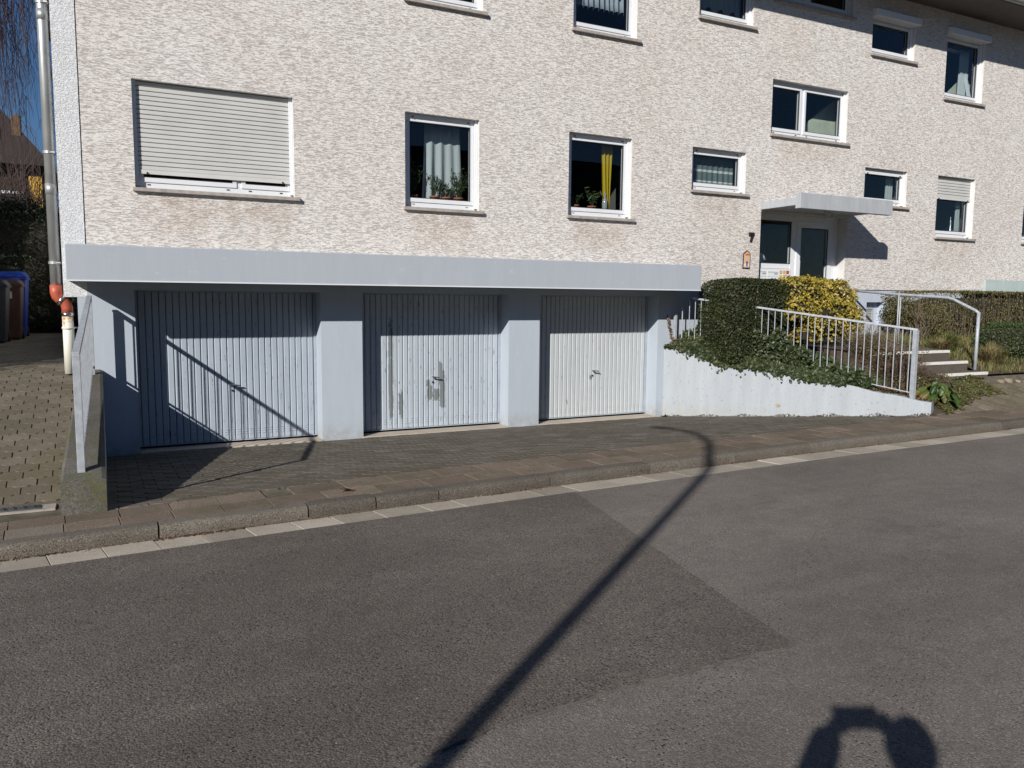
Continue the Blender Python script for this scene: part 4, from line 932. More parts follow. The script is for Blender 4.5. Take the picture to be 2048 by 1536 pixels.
# canopy
cp = thing('entrance_canopy', (11.5, FY-.4, 1.6), 'grey weathered flat concrete canopy with deep front fascia over the entrance', 'canopy')
m = MB(); m.prism([(10.40, FY-.003), (10.40, FY-.50), (10.40, 9.97), (12.60, 9.97), (12.60, FY-.003)], 1.605, 1.735); m.build('slab', M['canopy'], cp, bevel=.006)
MB().box(10.37, 12.63, 9.86, 9.969, 1.545, 1.80).build('fascia', M['canopy'], cp, bevel=.006)
lp = thing('porch_lamp', (11.45, 10.25, 1.6), 'round clear glass ceiling lamp under the entrance canopy', 'lamp')
MB().lathe([(.001, 0), (.09, 0), (.09, -.03), (.08, -.03), (.001, -.03)], (11.45, 10.22, 1.605), 20).build('base', M['galv'], lp, True)
o = MB().lathe([(.085, -.03), (.105, -.06), (.09, -.11), (.05, -.15), (.001, -.16)], (11.45, 10.22, 1.605), 20).build('glass_shade', M['glass'], lp, True)
MB().lathe([(.001, -.03), (.02, -.03), (.03, -.09), (.001, -.12)], (11.45, 10.22, 1.605), 10).build('bulb', M['lens'], lp, True)
# house number 7 and plaque
def poly_xz(pts, y0, y1, name, mat, parent=None, bevel=0):
    n = len(pts); m = MB(); m.add([(x, y0, z) for x, z in pts]+[(x, y1, z) for x, z in pts], [tuple(range(n)), tuple(range(2*n-1, n-1, -1))]+[(i, n+i, n+(i+1) % n, (i+1) % n) for i in range(n)])
    return m.build(name, mat, parent, bevel=bevel)
X, Z = 10.145, 1.04
n7 = [(0, .16), (.115, .16), (.115, .125), (.09, .09), (.072, .05), (.064, 0), (.03, 0), (.038, .05), (.055, .09), (.075, .122), (.025, .122), (.025, .10), (0, .10)]
tag(poly_xz([(X+a, Z+b) for a, b in n7], FY-.03, FY-.005, 'house_number', M['black']), 'black metal house number 7 on the render beside the entrance', 'house number')
pq = thing('ceramic_plaque', (10.11, FY, .6), 'small house-shaped ceramic plaque below the house number', 'plaque')
X, Z = 10.03, .575
poly_xz([(X, Z), (X+.155, Z), (X+.165, Z+.25), (X+.085, Z+.315), (X+.005, Z+.25)], FY-.02, FY-.003, 'rim', M['tiled'], pq)
poly_xz([(X+.012, Z+.012), (X+.143, Z+.012), (X+.15, Z+.24), (X+.085, Z+.29), (X+.018, Z+.24)], FY-.026, FY-.0205, 'tile', M['tile'], pq)
m = MB()
for q in range(3): m.lathe([(.001, 0), (.016, 0)], (0, 0, 0), 3)
for i, (a, b, r, mt) in enumerate([(.045, .05, .026, 'tilewhite'), (.11, .05, .024, 'tilewhite'), (.078, .10, .022, 'tileblue'), (.078, .055, .02, 'tileblue'), (.05, .235, .013, 'red'), (.085, .24, .014, 'red'), (.118, .235, .013, 'red')]):
    pts = [(X+a+r*math.cos(t), Z+b+r*math.sin(t)*1.1) for t in np.linspace(0, 2*math.pi, 9)[:-1]]
    poly_xz(pts, FY-.030-.0005*i, FY-.0265, 'painted_motif', M[mt], pq)
# cellar window + vent
cw = MB(); frame_mb(cw, 13.275, 13.60, -.42, -.12, FY+.13, FY+.16, .02, .02, .02); cw = cw.build('cellar_window', M['vent'], bld)
for k in range(9): 
    z = -.40+k*.031; MB().add([(13.29, FY+.135, z), (13.585, FY+.135, z), (13.585, FY+.15, z+.026), (13.29, FY+.15, z+.026)], [(0, 1, 2, 3)]).build('louvre', M['vent'], cw)
MB().box(13.27, 13.76, FY+.165, FY+.168, -.42, 0).build('backing', M['plinth'], cw)
vg = MB(); frame_mb(vg, 12.725, 12.935, -.03, .175, FY+.01, FY+.022, .014, .014, .014); vg = vg.build('vent_grille', M['pvc'], bld)
for k in range(5): MB().box(12.74, 12.92, FY+.03, FY+.034, -.01+k*.035, .008+k*.035).build('grille_bar', M['roof'], vg)
MB().box(12.735, 12.925, FY+.05, FY+.055, -.02, .165).build('backing', M['black'], vg)
# pale balcony panel right
bp = thing('balcony_parapet', (18, 10.2, .3), 'pale green-grey smooth balcony panel above the hedge at right', 'balcony')
for i in range(3): MB().box(16.05+i*1.62, 16.05+(i+1)*1.62-.012, 10.25, 10.30, .225, .475).build('panel', M['pale_panel'], bp)
MB().box(16.05, 21, 10.30, FY-.003, .235, .30).build('slab', M['canopy'], bp)

# ------------------------------------------------------------------ left wall with railing
lw = thing('side_wall', (-.2, 9.2, -1.9), 'low mossy concrete wall sloping down beside the leftmost garage', 'wall')
ycs = [6.95, 7.10, 8.0, 9.0, 10.0, FY-.002]
ztop = lambda y: float(np.interp(y, [6.95, 7.1, 10.8], [-1.425, -1.385, -.885]))
m = MB()
for i, y in enumerate(ycs):
    xl = XWL(y); xr = -.03; zt = ztop(y)
    m.v += [(xl, y, -2.1), (xl, y, zt-.012), (xl+.02, y, zt), (xr-.03, y, zt), (xr, y, zt-.012), (xr, y, -2.1)]
for i in range(len(ycs)-1):
    for k in range(5): m.f.append((i*6+k, i*6+k+1, (i+1)*6+k+1, (i+1)*6+k)); m.mi.append(1 if k == 4 else 0)
m.f.append((5, 4, 3, 2, 1, 0)); m.mi.append(0); 
m.build('wall_body', [M['oldconc'], M['blue']], lw)
rl = thing('side_railing', (-.2, 9.2, -1.5), 'grey steel railing seen end on along the low wall at left', 'railing')
ra = Vector((-.200, 7.10, 0)); rb = Vector((-.135, 10.55, 0))
zr = lambda y: float(np.interp(y, [7.10, 10.55], [-.458, -.015])); zf_ = lambda y: ztop(y)
pt = lambda t, z: (ra.x+(rb.x-ra.x)*t, ra.y+(rb.y-ra.y)*t, z)
yy_ = lambda t: ra.y+(rb.y-ra.y)*t
MB().bar(pt(-.005, zr(7.10)), pt(1.01, zr(10.55)), .055, .03).build('handrail', M['rail'], rl, bevel=.004)
MB().bar(pt(.0, zf_(7.10)+.10), pt(1, zf_(10.55)+.10), .03, .012).build('lower_rail', M['rail'], rl)
for t in (0, 1): 
    y = yy_(t); MB().box(pt(t, 0)[0]-.0275, pt(t, 0)[0]+.0275, y-.0275, y+.0275, zf_(y)-.1, zr(y)-.008).build('post', M['rail'], rl, bevel=.003)
for i in range(1, 26):
    t = i/26; y = yy_(t); x = pt(t, 0)[0]; MB().box(x-.006, x+.006, y-.006, y+.006, zf_(y)+.10, zr(y)-.01).build('baluster', M['rail'], rl)

# ------------------------------------------------------------------ right retaining wall with railing
rw = thing('retaining_wall', (9.6, 9.2, -1.9), 'whitewashed concrete retaining wall sloping down from the garage to the sidewalk', 'wall')
m = MB(); n = 26; TH = .22
for i in range(n+1):
    t = i/n; x, y, z = wall_t(t); z += .008*math.sin(i*1.7)*(0 < i < n)
    for d, zz in ((0, -2.1), (0, z-.01), (.012, z), (TH-.012, z), (TH, z-.01), (TH, -2.1)): m.v.append((x+NWn.x*d, y+NWn.y*d, zz))
for i in range(n):
    for k in range(5): m.f.append((i*6+k, (i+1)*6+k, (i+1)*6+k+1, i*6+k+1)); m.mi.append(0)
m.f.append(tuple(n*6+k for k in range(6))); m.mi.append(0)
m.build('wall_body', M['conc'], rw)
# small end block, nearly flush
rr = thing('garden_railing', (9.6, 9.1, -1.2), 'grey steel railing with upright bars on top of the white retaining wall', 'railing')
off = NWn*.10
def rp(t, z): x, y, _ = wall_t(t); return (x+off.x, y+off.y, z)
t0, t1 = .088, .935; zt0, zt1 = .05, -.378
zra = lambda t: zt0+(zt1-zt0)*(t-t0)/(t1-t0)
zwl = lambda t: wall_t(t)[2]
MB().bar(rp(t0+.02, zra(t0+.02)), rp(t1+.006, zra(t1+.006)), .045, .03).build('handrail', M['rail'], rr, bevel=.004)
MB().bar(rp(.42, zwl(.42)+.09), rp(t1, zwl(t1)+.075), .03, .012).build('lower_rail', M['rail'], rr)
x, y, _ = rp(t1, 0); MB().box(x-.03, x+.03, y-.03, y+.03, zwl(t1)-.05, zra(t1)-.01).build('post', M['rail'], rr, bevel=.003)
x, y, _ = rp(.035, 0); MB().box(x-.022, x+.022, y-.022, y+.022, zwl(.035)-.05, -.22).build('post', M['rail'], rr, bevel=.004)
x, y, _ = rp(.065, 0); MB().tube([(x, y, -.95), (x, y, -.12)], .010, 6).build('baluster', M['rail'], rr)
nb = 34
for i in range(nb):
    t = t0+(t1-t0)*(i+.3)/nb; x, y, _ = rp(t, 0); MB().tube([(x, y, zwl(t)+.07), (x, y, zra(t)-.01)], .0075, 6).build('baluster', M['rail'], rr)

# ------------------------------------------------------------------ right garden: bed, steps, path
m = MB(); nx, ny = 30, 22
def bed_xy(i, j):
    t = i/nx; v = j/ny; x, y, _ = wall_t(t); x += NWn.x*.1; y += NWn.y*.1
    xe = 8.6+(11.6-8.6)*t if t < .0 else float(np.interp(t, [0, 1], [11.15, 11.25])); ye = float(np.interp(t, [0, 1], [10.84, 7.60]))
    return x+(xe-x)*v, y+(ye-y)*v
for j in range(ny+1):
    for i in range(nx+1):
        x, y = bed_xy(i, j); m.v.append((x, y, zbed(x, y)))
m.f = [(j*(nx+1)+i, j*(nx+1)+i+1, (j+1)*(nx+1)+i+1, (j+1)*(nx+1)+i) for j in range(ny) for i in range(nx)]; m.mi = [0]*len(m.f)
bed = m.build('garden_bed', M['soil'], None, True, kind='structure')
# landing + steps
landing = MB().add([(11.0, 8.62, -.80), (12.62, 8.62, -.80), (12.62, FY+.02, -.64), (10.2, FY+.02, -.64), (11.0, 9.9, -.70), (11.0, 8.62, -1.7), (12.62, 8.62, -1.7), (12.62, FY+.02, -1.7), (10.2, FY+.02, -1.7), (11.0, 9.9, -1.7)], [(0, 1, 2, 3, 4), (0, 4, 9, 5), (4, 3, 8, 9), (1, 6, 7, 2)]).build('landing_path', M['step'], None, kind='structure')
steps = thing('garden_steps', (11.9, 8.2, -1.3), 'three dark stone steps with white painted edges leading up to the entrance', 'steps')
for (y, z, a, b) in ((8.60, -.79, 10.9, 12.62), (8.27, -.945, 11.1, 12.62), (7.95, -1.10, 11.2, 12.66)):
    MB().box(a, b, y, y+.36, z-.45, z-.001).build('tread', M['step'], steps, bevel=.004)
    MB().box(a, b-.003, y-.012, y+.035, z-.042, z+.004).build('nosing', M['nosing'], steps, bevel=.005)
def zr_(x, y):      # ground right of the steps
    if y < 7.93: return float(np.interp(y, [ys_(x), 7.5, 7.93], [zside(x), -1.44, -1.26]))
    return float(np.interp(y, [7.93, 8.5, 9.6, 10.8], [-1.20, -1.0, -.74, -.66]))
path = grid('path', [9.9+.5*q for q in range(22)], [0, .25, .5, .75, 1], lambda x, y: 0, M['joint'], kind='structure')
for v in path.data.vertices:
    x = v.co.x; t = v.co.y; y = ys_(x)*(1-t)+8.02*t; v.co.y = y; v.co.z = zr_(x, y)-.013-(.3 if x < 10.3 and y > 7.2 else 0)
cells = []
for j in range(8):
    x = 10.42+(.5*PW if j % 2 else 0)
    while x < 17:
        y = ys_(x)+PD/2+.006+j*PD
        if y < 7.93 and (x > 12.3 or y < 7.30+.2*(x-10.3)): cells.append((x, y))
        x += PW
lay(path, cells, zr_, M['paver_path'], M['paver_path_far'], 200)
bank = grid('grass_bank', [12.64, 13, 13.6, 14.4, 16, 20, 26], [8.0, 8.3, 8.8, 9.4, 10.2, 10.84], lambda x, y: zr_(x, y)+.03, M['soil'], kind='structure')
def mound(x, y):
    yf = 7.17+.2*(x-10.3)*(1 if x > 10.3 else 0)-.06*math.sin(3*(x-10.3)); v = (y-yf)/.5; e = min(1, max(0, (12.45-x)/.5))
    return zr_(x, y)+.035*max(0, min(1, v))*e*max(0, min(1, (7.95-y)/.3))
m = MB()
for j in range(9):
    for i in range(15):
        x = 10.24+2.25*i/14; yf = 7.17+.2*(x-10.24)-.06*math.sin(3*(x-10.3)); y = yf-.02+(8.04-yf)*j/8; m.v.append((x, y, mound(x, y)-.004*(j == 0)))
m.f = [(j*15+i, j*15+i+1, (j+1)*15+i+1, (j+1)*15+i) for j in range(8) for i in range(14)]; m.mi = [0]*len(m.f)
m.build('planting_mound', M['soil'], None, True, kind='structure')
# handrail of the steps
hr = thing('step_handrail', (12.66, 9.4, -.9), 'round grey steel handrail from the wall down beside the steps', 'handrail')
MB().tube([(12.70, FY+.0, .225), (12.68, 9.65, .14), (12.66, 8.72, .085), (12.66, 8.62, .06), (12.68, 8.24, -.12), (12.68, 8.18, -.16)], .024, 12).build('rail', M['rail'], hr, True)
MB().tube([(12.68, 8.18, -1.15), (12.68, 8.18, -.15)], .026, 12).build('post', M['rail'], hr, True)
for dx in (-.025, .025): MB().tube([(12.68+dx, 9.65, -.8), (12.68+dx, 9.65, .13)], .012, 8).build('post', M['rail'], hr, True)
MB().tube([(12.70, FY-.01, .225), (12.70, FY+.02, .225)], .045, 12).build('wall_flange', M['black'], hr)

# ------------------------------------------------------------------ vegetation
def box_surface(n, c, h, wob=.06, rp=6, seed=0):
    """points on a rounded box (superellipsoid) surface, top and sides"""
    d = unit(nr.normal(0, 1, (n, 3))); d[:, 2] = np.where(d[:, 2] < -.75, -d[:, 2], d[:, 2]); p = 1/(np.sum(np.abs(d)**rp, 1)**(1/rp)); q = d*p[:, None]
    nrm = unit(np.sign(q)*np.abs(q)**(rp-1)+1e-6)
    q = q*(1+wob*(np.sin(q[:, 0:1]*7+seed)*np.cos(q[:, 2:3]*6+seed*2)*.6+nr.normal(0, .45, (n, 1))))
    return np.array(c)+q*np.array(h), nrm
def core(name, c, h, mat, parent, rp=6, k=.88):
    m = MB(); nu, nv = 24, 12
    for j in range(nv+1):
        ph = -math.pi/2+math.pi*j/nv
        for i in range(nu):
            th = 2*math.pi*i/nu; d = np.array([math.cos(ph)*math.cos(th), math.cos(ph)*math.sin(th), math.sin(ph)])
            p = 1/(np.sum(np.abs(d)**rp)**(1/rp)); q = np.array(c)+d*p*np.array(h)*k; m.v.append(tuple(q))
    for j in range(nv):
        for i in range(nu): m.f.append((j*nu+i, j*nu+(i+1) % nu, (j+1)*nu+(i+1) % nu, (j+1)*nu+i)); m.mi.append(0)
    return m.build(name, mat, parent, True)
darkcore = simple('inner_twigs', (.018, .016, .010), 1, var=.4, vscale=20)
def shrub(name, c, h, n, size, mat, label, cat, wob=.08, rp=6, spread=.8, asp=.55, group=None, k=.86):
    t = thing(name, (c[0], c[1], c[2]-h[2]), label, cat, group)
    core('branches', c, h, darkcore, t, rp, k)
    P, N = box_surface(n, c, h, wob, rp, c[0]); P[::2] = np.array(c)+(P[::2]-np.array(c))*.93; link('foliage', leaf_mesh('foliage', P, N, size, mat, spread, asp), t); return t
# clipped hedge block by the wall : px 1410-1530
shrub('clipped_hedge', (9.33, 9.98, -.33), (.60, .50, .67), 42000, .036, M['yew'], 'tall clipped dark green hedge block behind the retaining wall', 'hedge', .03, 7, .9)
# golden shrub
gs = thing('golden_shrub', (10.6, 9.95, -.8), 'yellow variegated evergreen shrub in front of the entrance', 'shrub')
Ps = []; Ns = []
for c, h, n in (((10.30, 9.75, .02), (.46, .38, .36), 2600), ((11.0, 9.85, -.06), (.50, .40, .40), 3200), ((10.75, 9.55, -.32), (.62, .36, .34), 2600), ((10.05, 9.55, -.18), (.28, .28, .22), 600), ((11.2, 9.7, -.34), (.38, .32, .22), 1000), ((9.85, 9.15, -.55), (.22, .2, .10), 160)):
    core('branches', c, h, darkcore, gs, 3, .78); P, N = box_surface(n, c, h, .13, 3, c[0]*3); Ps.append(P); Ns.append(N)
link('foliage', leaf_mesh('foliage', np.concatenate(Ps), np.concatenate(Ns), .062, M['gold'], .8, .6), gs)
# ivy over the wall and bed
def on_bed(n, tr, vr):
    P = []
    for _ in range(n):
        i = rnd.uniform(*tr)*nx; j = rnd.uniform(*vr)*ny; x, y = bed_xy(i, j); P.append((x, y, zbed(x, y)))
    return np.array(P)
iv = thing('ivy', (9.6, 9.3, -1.0), 'dark green ivy mat spilling over the top of the retaining wall', 'ivy')
P = on_bed(26000, (.02, .80), (-.06, .40)); t_ = (P[:, 0]-8.4)/2.4
hgt = np.interp(t_, [-.1, .03, .12, .25, .40, .48, .62, .78], [.03, .08, .30, .55, .62, .50, .24, .05]); P[:, 2] += hgt*nr.random(len(P))**.8*(.75+.25*np.sin(P[:, 0]*13)*np.cos(P[:, 1]*11))+.03*np.sin(P[:, 0]*9)*hgt/.2
link('leaf_mat', leaf_mesh('leaf_mat', P, np.tile([-.5, -.7, .6], (len(P), 1)), .055, M['ivy'], .6, .8), iv)
q = []; 
for _ in range(5200):
    t = rnd.uniform(.06, .72); x, y, z = wall_t(t); dr = (.05+.05*max(0, math.sin(t*31+math.sin(t*13)*2))+.05*max(0, math.sin(t*83+math.sin(t*37)*2))*rnd.random()+.10*(rnd.random() < .05))*float(np.interp(t, [0, .1, .25, .55, .72], [.1, .7, 1.2, .8, .15]))
    s = rnd.random()**1.3; o_ = rnd.uniform(.0, .05); q.append((x-NWn.x*o_, y-NWn.y*o_, z+.10-(.10+dr)*s))
q = np.array(q); link('hanging_leaves', leaf_mesh('hanging_leaves', q, np.tile([-NWn.x, -NWn.y, .25], (len(q), 1)), .05, M['ivy'], .45, .85, -.6), iv)
P = on_bed(3000, (.04, .5), (-.05, .25)); P[:, 2] += nr.random(len(P))*.16+.03; link('reddish_leaves', leaf_mesh('reddish_leaves', P, np.tile([-.5, -.7, .5], (len(P), 1)), .045, M['ivyred'], .6, .7), iv)
P = on_bed(2500, (.72, 1.0), (-.03, .8)); P[:, 2] += nr.random(len(P))*.05; link('edge_leaves', leaf_mesh('edge_leaves', P, np.tile([-.3, -.4, .8], (len(P), 1)), .04, M['ivyred'], .6, .7), iv)
q = []
for _ in range(700):
    t = rnd.uniform(.0, 1.02)**.8; x, y, _z = wall_t(min(t, 1)); o_ = abs(rnd.gauss(0, .022)); q.append((x-NWn.x*o_, y-NWn.y*o_, zapron(x, y)+rnd.random()*.022*(1+math.sin(t*40))))
tag(link('wall_foot_weeds', leaf_mesh('wall_foot_weeds', np.array(q), np.tile([-.4, -.5, .7], (700, 1)), .026, M['ivyred'], .8, .5), kind='stuff'), 'tiny moss and weeds in the joint at the foot of the retaining wall', 'weeds')
# dry climber
cl_ = thing('dry_climber', (8.5, 10.75, -.8), 'dried orange-brown creeper strand on the wall at the garage corner', 'climber')
pts = [(8.40, 10.77, -.24), (8.43, 10.76, -.40), (8.46, 10.74, -.60), (8.52, 10.70, -.70), (8.66, 10.6, -.74)]
MB().tube(pts, .007, 6).build('stem', M['twig2'], cl_)
P = []; 
for _ in range(150):
    i = rnd.randrange(4); p = Vector(pts[i]).lerp(Vector(pts[i+1]), rnd.random()); P.append(tuple(p+Vector((rnd.gauss(0, .012), rnd.gauss(-.01, .008), rnd.gauss(0, .01)))))
link('dry_leaves', leaf_mesh('dry_leaves', np.array(P), np.tile([-.3, -1., .3], (len(P), 1)), .035, M['deadleaf'], .6, .6), cl_)
# bare shrub and heathers behind the railing
def bare(name, c, h, r, n, label, mat='twig', segs=5, th=.005, up=.2, cat='shrub', side=3):
    m = MB()
    for i in range(n):
        a = rnd.uniform(0, 2*math.pi); s = r*rnd.uniform(.1, 1); L = h*rnd.uniform(.55, 1.05); b = rnd.uniform(-.15, .15)
        x0_, y0_ = c[0]+rnd.gauss(0, r*.15), c[1]+rnd.gauss(0, r*.15); pts = []
        for k in range(segs+1):
            t = k/segs; pts.append((x0_+math.cos(a)*s*t**1.3+rnd.gauss(0, .01), y0_+math.sin(a)*s*t**1.3+b*t*.2, c[2]+L*t))
        m.tube(pts, [th*(1-.7*k/segs) for k in range(segs+1)], 4, cap=False)
        for k in range(side):
            q = rnd.randrange(1, segs); p = pts[q]; a2 = rnd.uniform(0, 6.28); l2 = L*.25*rnd.random()+.03
            m.tube([p, (p[0]+math.cos(a2)*l2*.5, p[1]+math.sin(a2)*l2*.5, p[2]+l2*.6), (p[0]+math.cos(a2)*l2*.7, p[1]+math.sin(a2)*l2*.7, p[2]+l2*1.1)], [th*.5, th*.4, th*.2], 3, cap=False)
    t = thing(name, c, label, cat); m.build('twigs', M[mat], t); return t
t = bare('bare_shrub', (10.95, 8.85, -.95), .62, .55, 150, 'leafless brown shrub behind the railing between golden shrub and steps', 'twig2')
t = bare('dry_heather', (11.15, 7.85, -1.28), .24, .26, 150, 'dry brown heather clump between the railing and the steps', 'heather', 4, .004, side=4)
t = bare('dry_heather', (10.75, 8.05, -1.28), .42, .40, 320, 'dry reddish heather clump behind the bars of the garden railing', 'heather', 4, .004, side=4)
P = np.stack([nr.normal(11.0, .26, 2600), nr.normal(7.95, .18, 2600), nr.uniform(-1.35, -1.08, 2600)], 1)
link('leaves', leaf_mesh('leaves', P, np.tile([-.4, -.6, .6], (2600, 1)), .035, M['cover'], .7), t)
P = np.stack([nr.uniform(10.35, 11.2, 3000), nr.uniform(7.9, 8.9, 3000), nr.uniform(0, 1, 3000)], 1)
P[:, 2] = [zbed(a, b)+.02+c*.30 for a, b, c in P]
t = thing('low_brown_shrub', (10.8, 8.4, -1.2), 'low brownish leafy shrub behind the lower railing bars', 'shrub'); link('foliage', leaf_mesh('foliage', P, np.tile([-.4, -.6, .6], (3000, 1)), .032, M['ivyred'], .8, .5), t)
# bergenia
bg_ = thing('bergenia', (10.7, 7.45, -1.5), 'clump of big glossy green leaves at the end of the railing', 'plant')
for i in range(52):
    a = rnd.uniform(0, 6.28); r = rnd.uniform(.02, .32); cx, cy = 10.68+math.cos(a)*r*1.15, 7.42+math.sin(a)*r*.7; cz = -1.40+.15*rnd.random()+.12*(1-r/.3)
    L = rnd.uniform(.10, .18); W = L*.34; up = Vector((-.35+math.cos(a)*.7+rnd.gauss(0, .25), -.55+math.sin(a)*.7, .65)).normalized(); d = Vector((math.cos(a), math.sin(a), -.15)); d = (d-up*d.dot(up)).normalized(); b = up.cross(d); m = MB(); n = 8
    for k in range(n+1):
        t = k/n; wv = W*math.sin(math.pi*min(1, t*.92+.04))**.6; cu = -.18*L*(t-.3)**2*2
        for s in (-1, -.5, 0, .5, 1):
            m.v.append(tuple(Vector((cx, cy, cz))+d*L*(t-.2)+b*wv*s+up*(cu+abs(s)*W*.45+.006*math.sin(k*2+s*3))))
    for k in range(n):
        for s in range(4): m.f.append((k*5+s, k*5+s+1, (k+1)*5+s+1, (k+1)*5+s)); m.mi.append(0)
    m.tube([(cx-d.x*L*.2, cy-d.y*L*.2, cz-.02), (10.68+math.cos(a)*r*.3, 7.45, -1.50)], .006, 5)
    m.build('leaf', M['berg'], bg_, True)
# ground cover mound
gc = []
while len(gc) < 20000:
    x = rnd.uniform(10.55, 12.55); yf = 7.17+.2*(x-10.24)-.06*math.sin(3*(x-10.3)); y = rnd.uniform(yf-.06, 7.97)
    if y < yf+.05*math.sin(x*17)+.04*math.sin(x*41): continue
    gc.append((x, y, mound(x, y)+.01+.06*rnd.random()*min(1, (12.6-x)*4)*min(1, (y-yf+.08)*6)*(.6+.4*math.sin(x*9+y*7))))
o = link('ground_cover', leaf_mesh('ground_cover', np.array(gc), np.tile([-.3, -.5, .8], (len(gc), 1)), .034, M['cover'], .7, .6), kind='stuff'); tag(o, 'low evergreen ground cover between the wall end and the steps', 'ground cover')
# bank grass
gp = []
for _ in range(15000):
    x = rnd.uniform(12.72, 19); y = rnd.uniform(8.0, 10.4); gp.append((x, y, zr_(x, y)+.02))
gp = np.array(gp); o = link('grass', blades('grass', gp[:9000], .11, .004, M['grass'], .7), kind='stuff'); tag(o, 'green grass on the bank right of the steps', 'grass')
o = link('dry_grass', blades('dry_grass', gp[9000:], .13, .004, M['drygrass'], .9), kind='stuff'); tag(o, 'straw coloured dry grass mixed into the bank', 'grass')
for i, (x, y, s, mt, lab) in enumerate(((13.35, 8.35, .26, 'drygrass', 'round straw coloured grass tussock just behind the lower handrail post'), (12.95, 9.0, .20, 'drygrass', 'tan grass tussock beside the top step'), (13.4, 9.2, .22, 'grass', 'arching green grass tussock in front of the long hedge'))):
    n = 700; P = np.stack([nr.normal(x, s*.18, n), nr.normal(y, s*.18, n), np.full(n, zr_(x, y)+.0)], 1); tag(link('grass_tussock', blades('grass_tussock', P, s*1.5, .004, M[mt], 1.1)), lab, 'grass tussock')
# hedge along the facade
lh = thing('long_hedge', (15.5, 10.1, -.7), 'long thin winter hedge along the facade at right', 'hedge')
P = []; 
core('branches', (17.0, 10.25, -.17), (3.45, .25, .30), darkcore, lh, 8, .9)
P, N = box_surface(26000, (16.95, 10.2, -.16), (3.6, .36, .38), .06, 8, 1); link('foliage', leaf_mesh('foliage', P, N, .04, M['privet'], .9, .5), lh)
m = MB()
for i in range(520):
    x = rnd.uniform(13.4, 20); y = rnd.uniform(9.85, 10.3); z = zr_(x, y); L = rnd.uniform(.5, .98) if x > 13.8 else rnd.uniform(.4, .9); a = rnd.uniform(-.2, .2)
    pts = [(x+a*t+rnd.gauss(0, .012), y+rnd.uniform(-.12, .02)*t, z+L*t) for t in (0, .3, .6, 1)]; m.tube(pts, [.006, .005, .004, .002], 4, cap=False)
m.build('twigs', M['twig2'], lh)
bare('sparse_rose_bush', (13.45, 9.75, -.75), .85, .42, 26, 'thorny bare rose bush at the left end of the long hedge', 'twig2', 5, .007)
P = np.stack([nr.normal(13.9, .22, 2200), nr.normal(9.85, .16, 2200), nr.uniform(-.72, -.02, 2200)], 1); 
t = thing('yellowish_shrub', (13.9, 9.85, -.75), 'olive brown twiggy shrub left of the long hedge', 'shrub'); link('foliage', leaf_mesh('foliage', P, np.tile([-.4, -.7, .3], (2200, 1)), .035, M['privet'], .8, .4), t)
shrub('box_bush', (14.55, 8.75, -.68), (.75, .42, .34), 9000, .03, M['box'], 'dark green rounded box bush at the right edge', 'bush', .05, 3)
BL = ['border stone nearest the lowest step']+[q+' border stone along the bank, counted from the steps' for q in ('second', 'third', 'fourth', 'fifth', 'sixth', 'seventh', 'eighth', 'ninth', 'tenth', 'eleventh', 'twelfth')]+['last border stone along the bank, farthest from the steps']
for i in range(13):
    x = 12.95+i*.21+rnd.uniform(-.03, .03); y = 7.93-.02*i+rnd.uniform(-.02, .02); r = rnd.uniform(.055, .10); m = MB(); nu, nv = 8, 5
    m.v.append((x, y, zr_(x, y)-.03+r*.85))
    for j in range(1, nv):
        for k in range(nu):
            ph = math.pi*j/nv; th = 2*math.pi*k/nu; q = r*rnd.uniform(.85, 1.15); m.v.append((x+q*1.2*math.sin(ph)*math.cos(th), y+q*.9*math.sin(ph)*math.sin(th), zr_(x, y)-.01+q*.75*math.cos(ph)))
    for k in range(nu): m.f.append((0, 1+k, 1+(k+1) % nu)); m.mi.append(0)
    for j in range(nv-2):
        for k in range(nu): m.f.append((1+j*nu+k, 1+(j+1)*nu+k, 1+(j+1)*nu+(k+1) % nu, 1+j*nu+(k+1) % nu)); m.mi.append(0)
    o = m.build('border_stone', M['boulder'], None, True)
    tag(o, BL[i], 'stone', 'border stones along the bank')

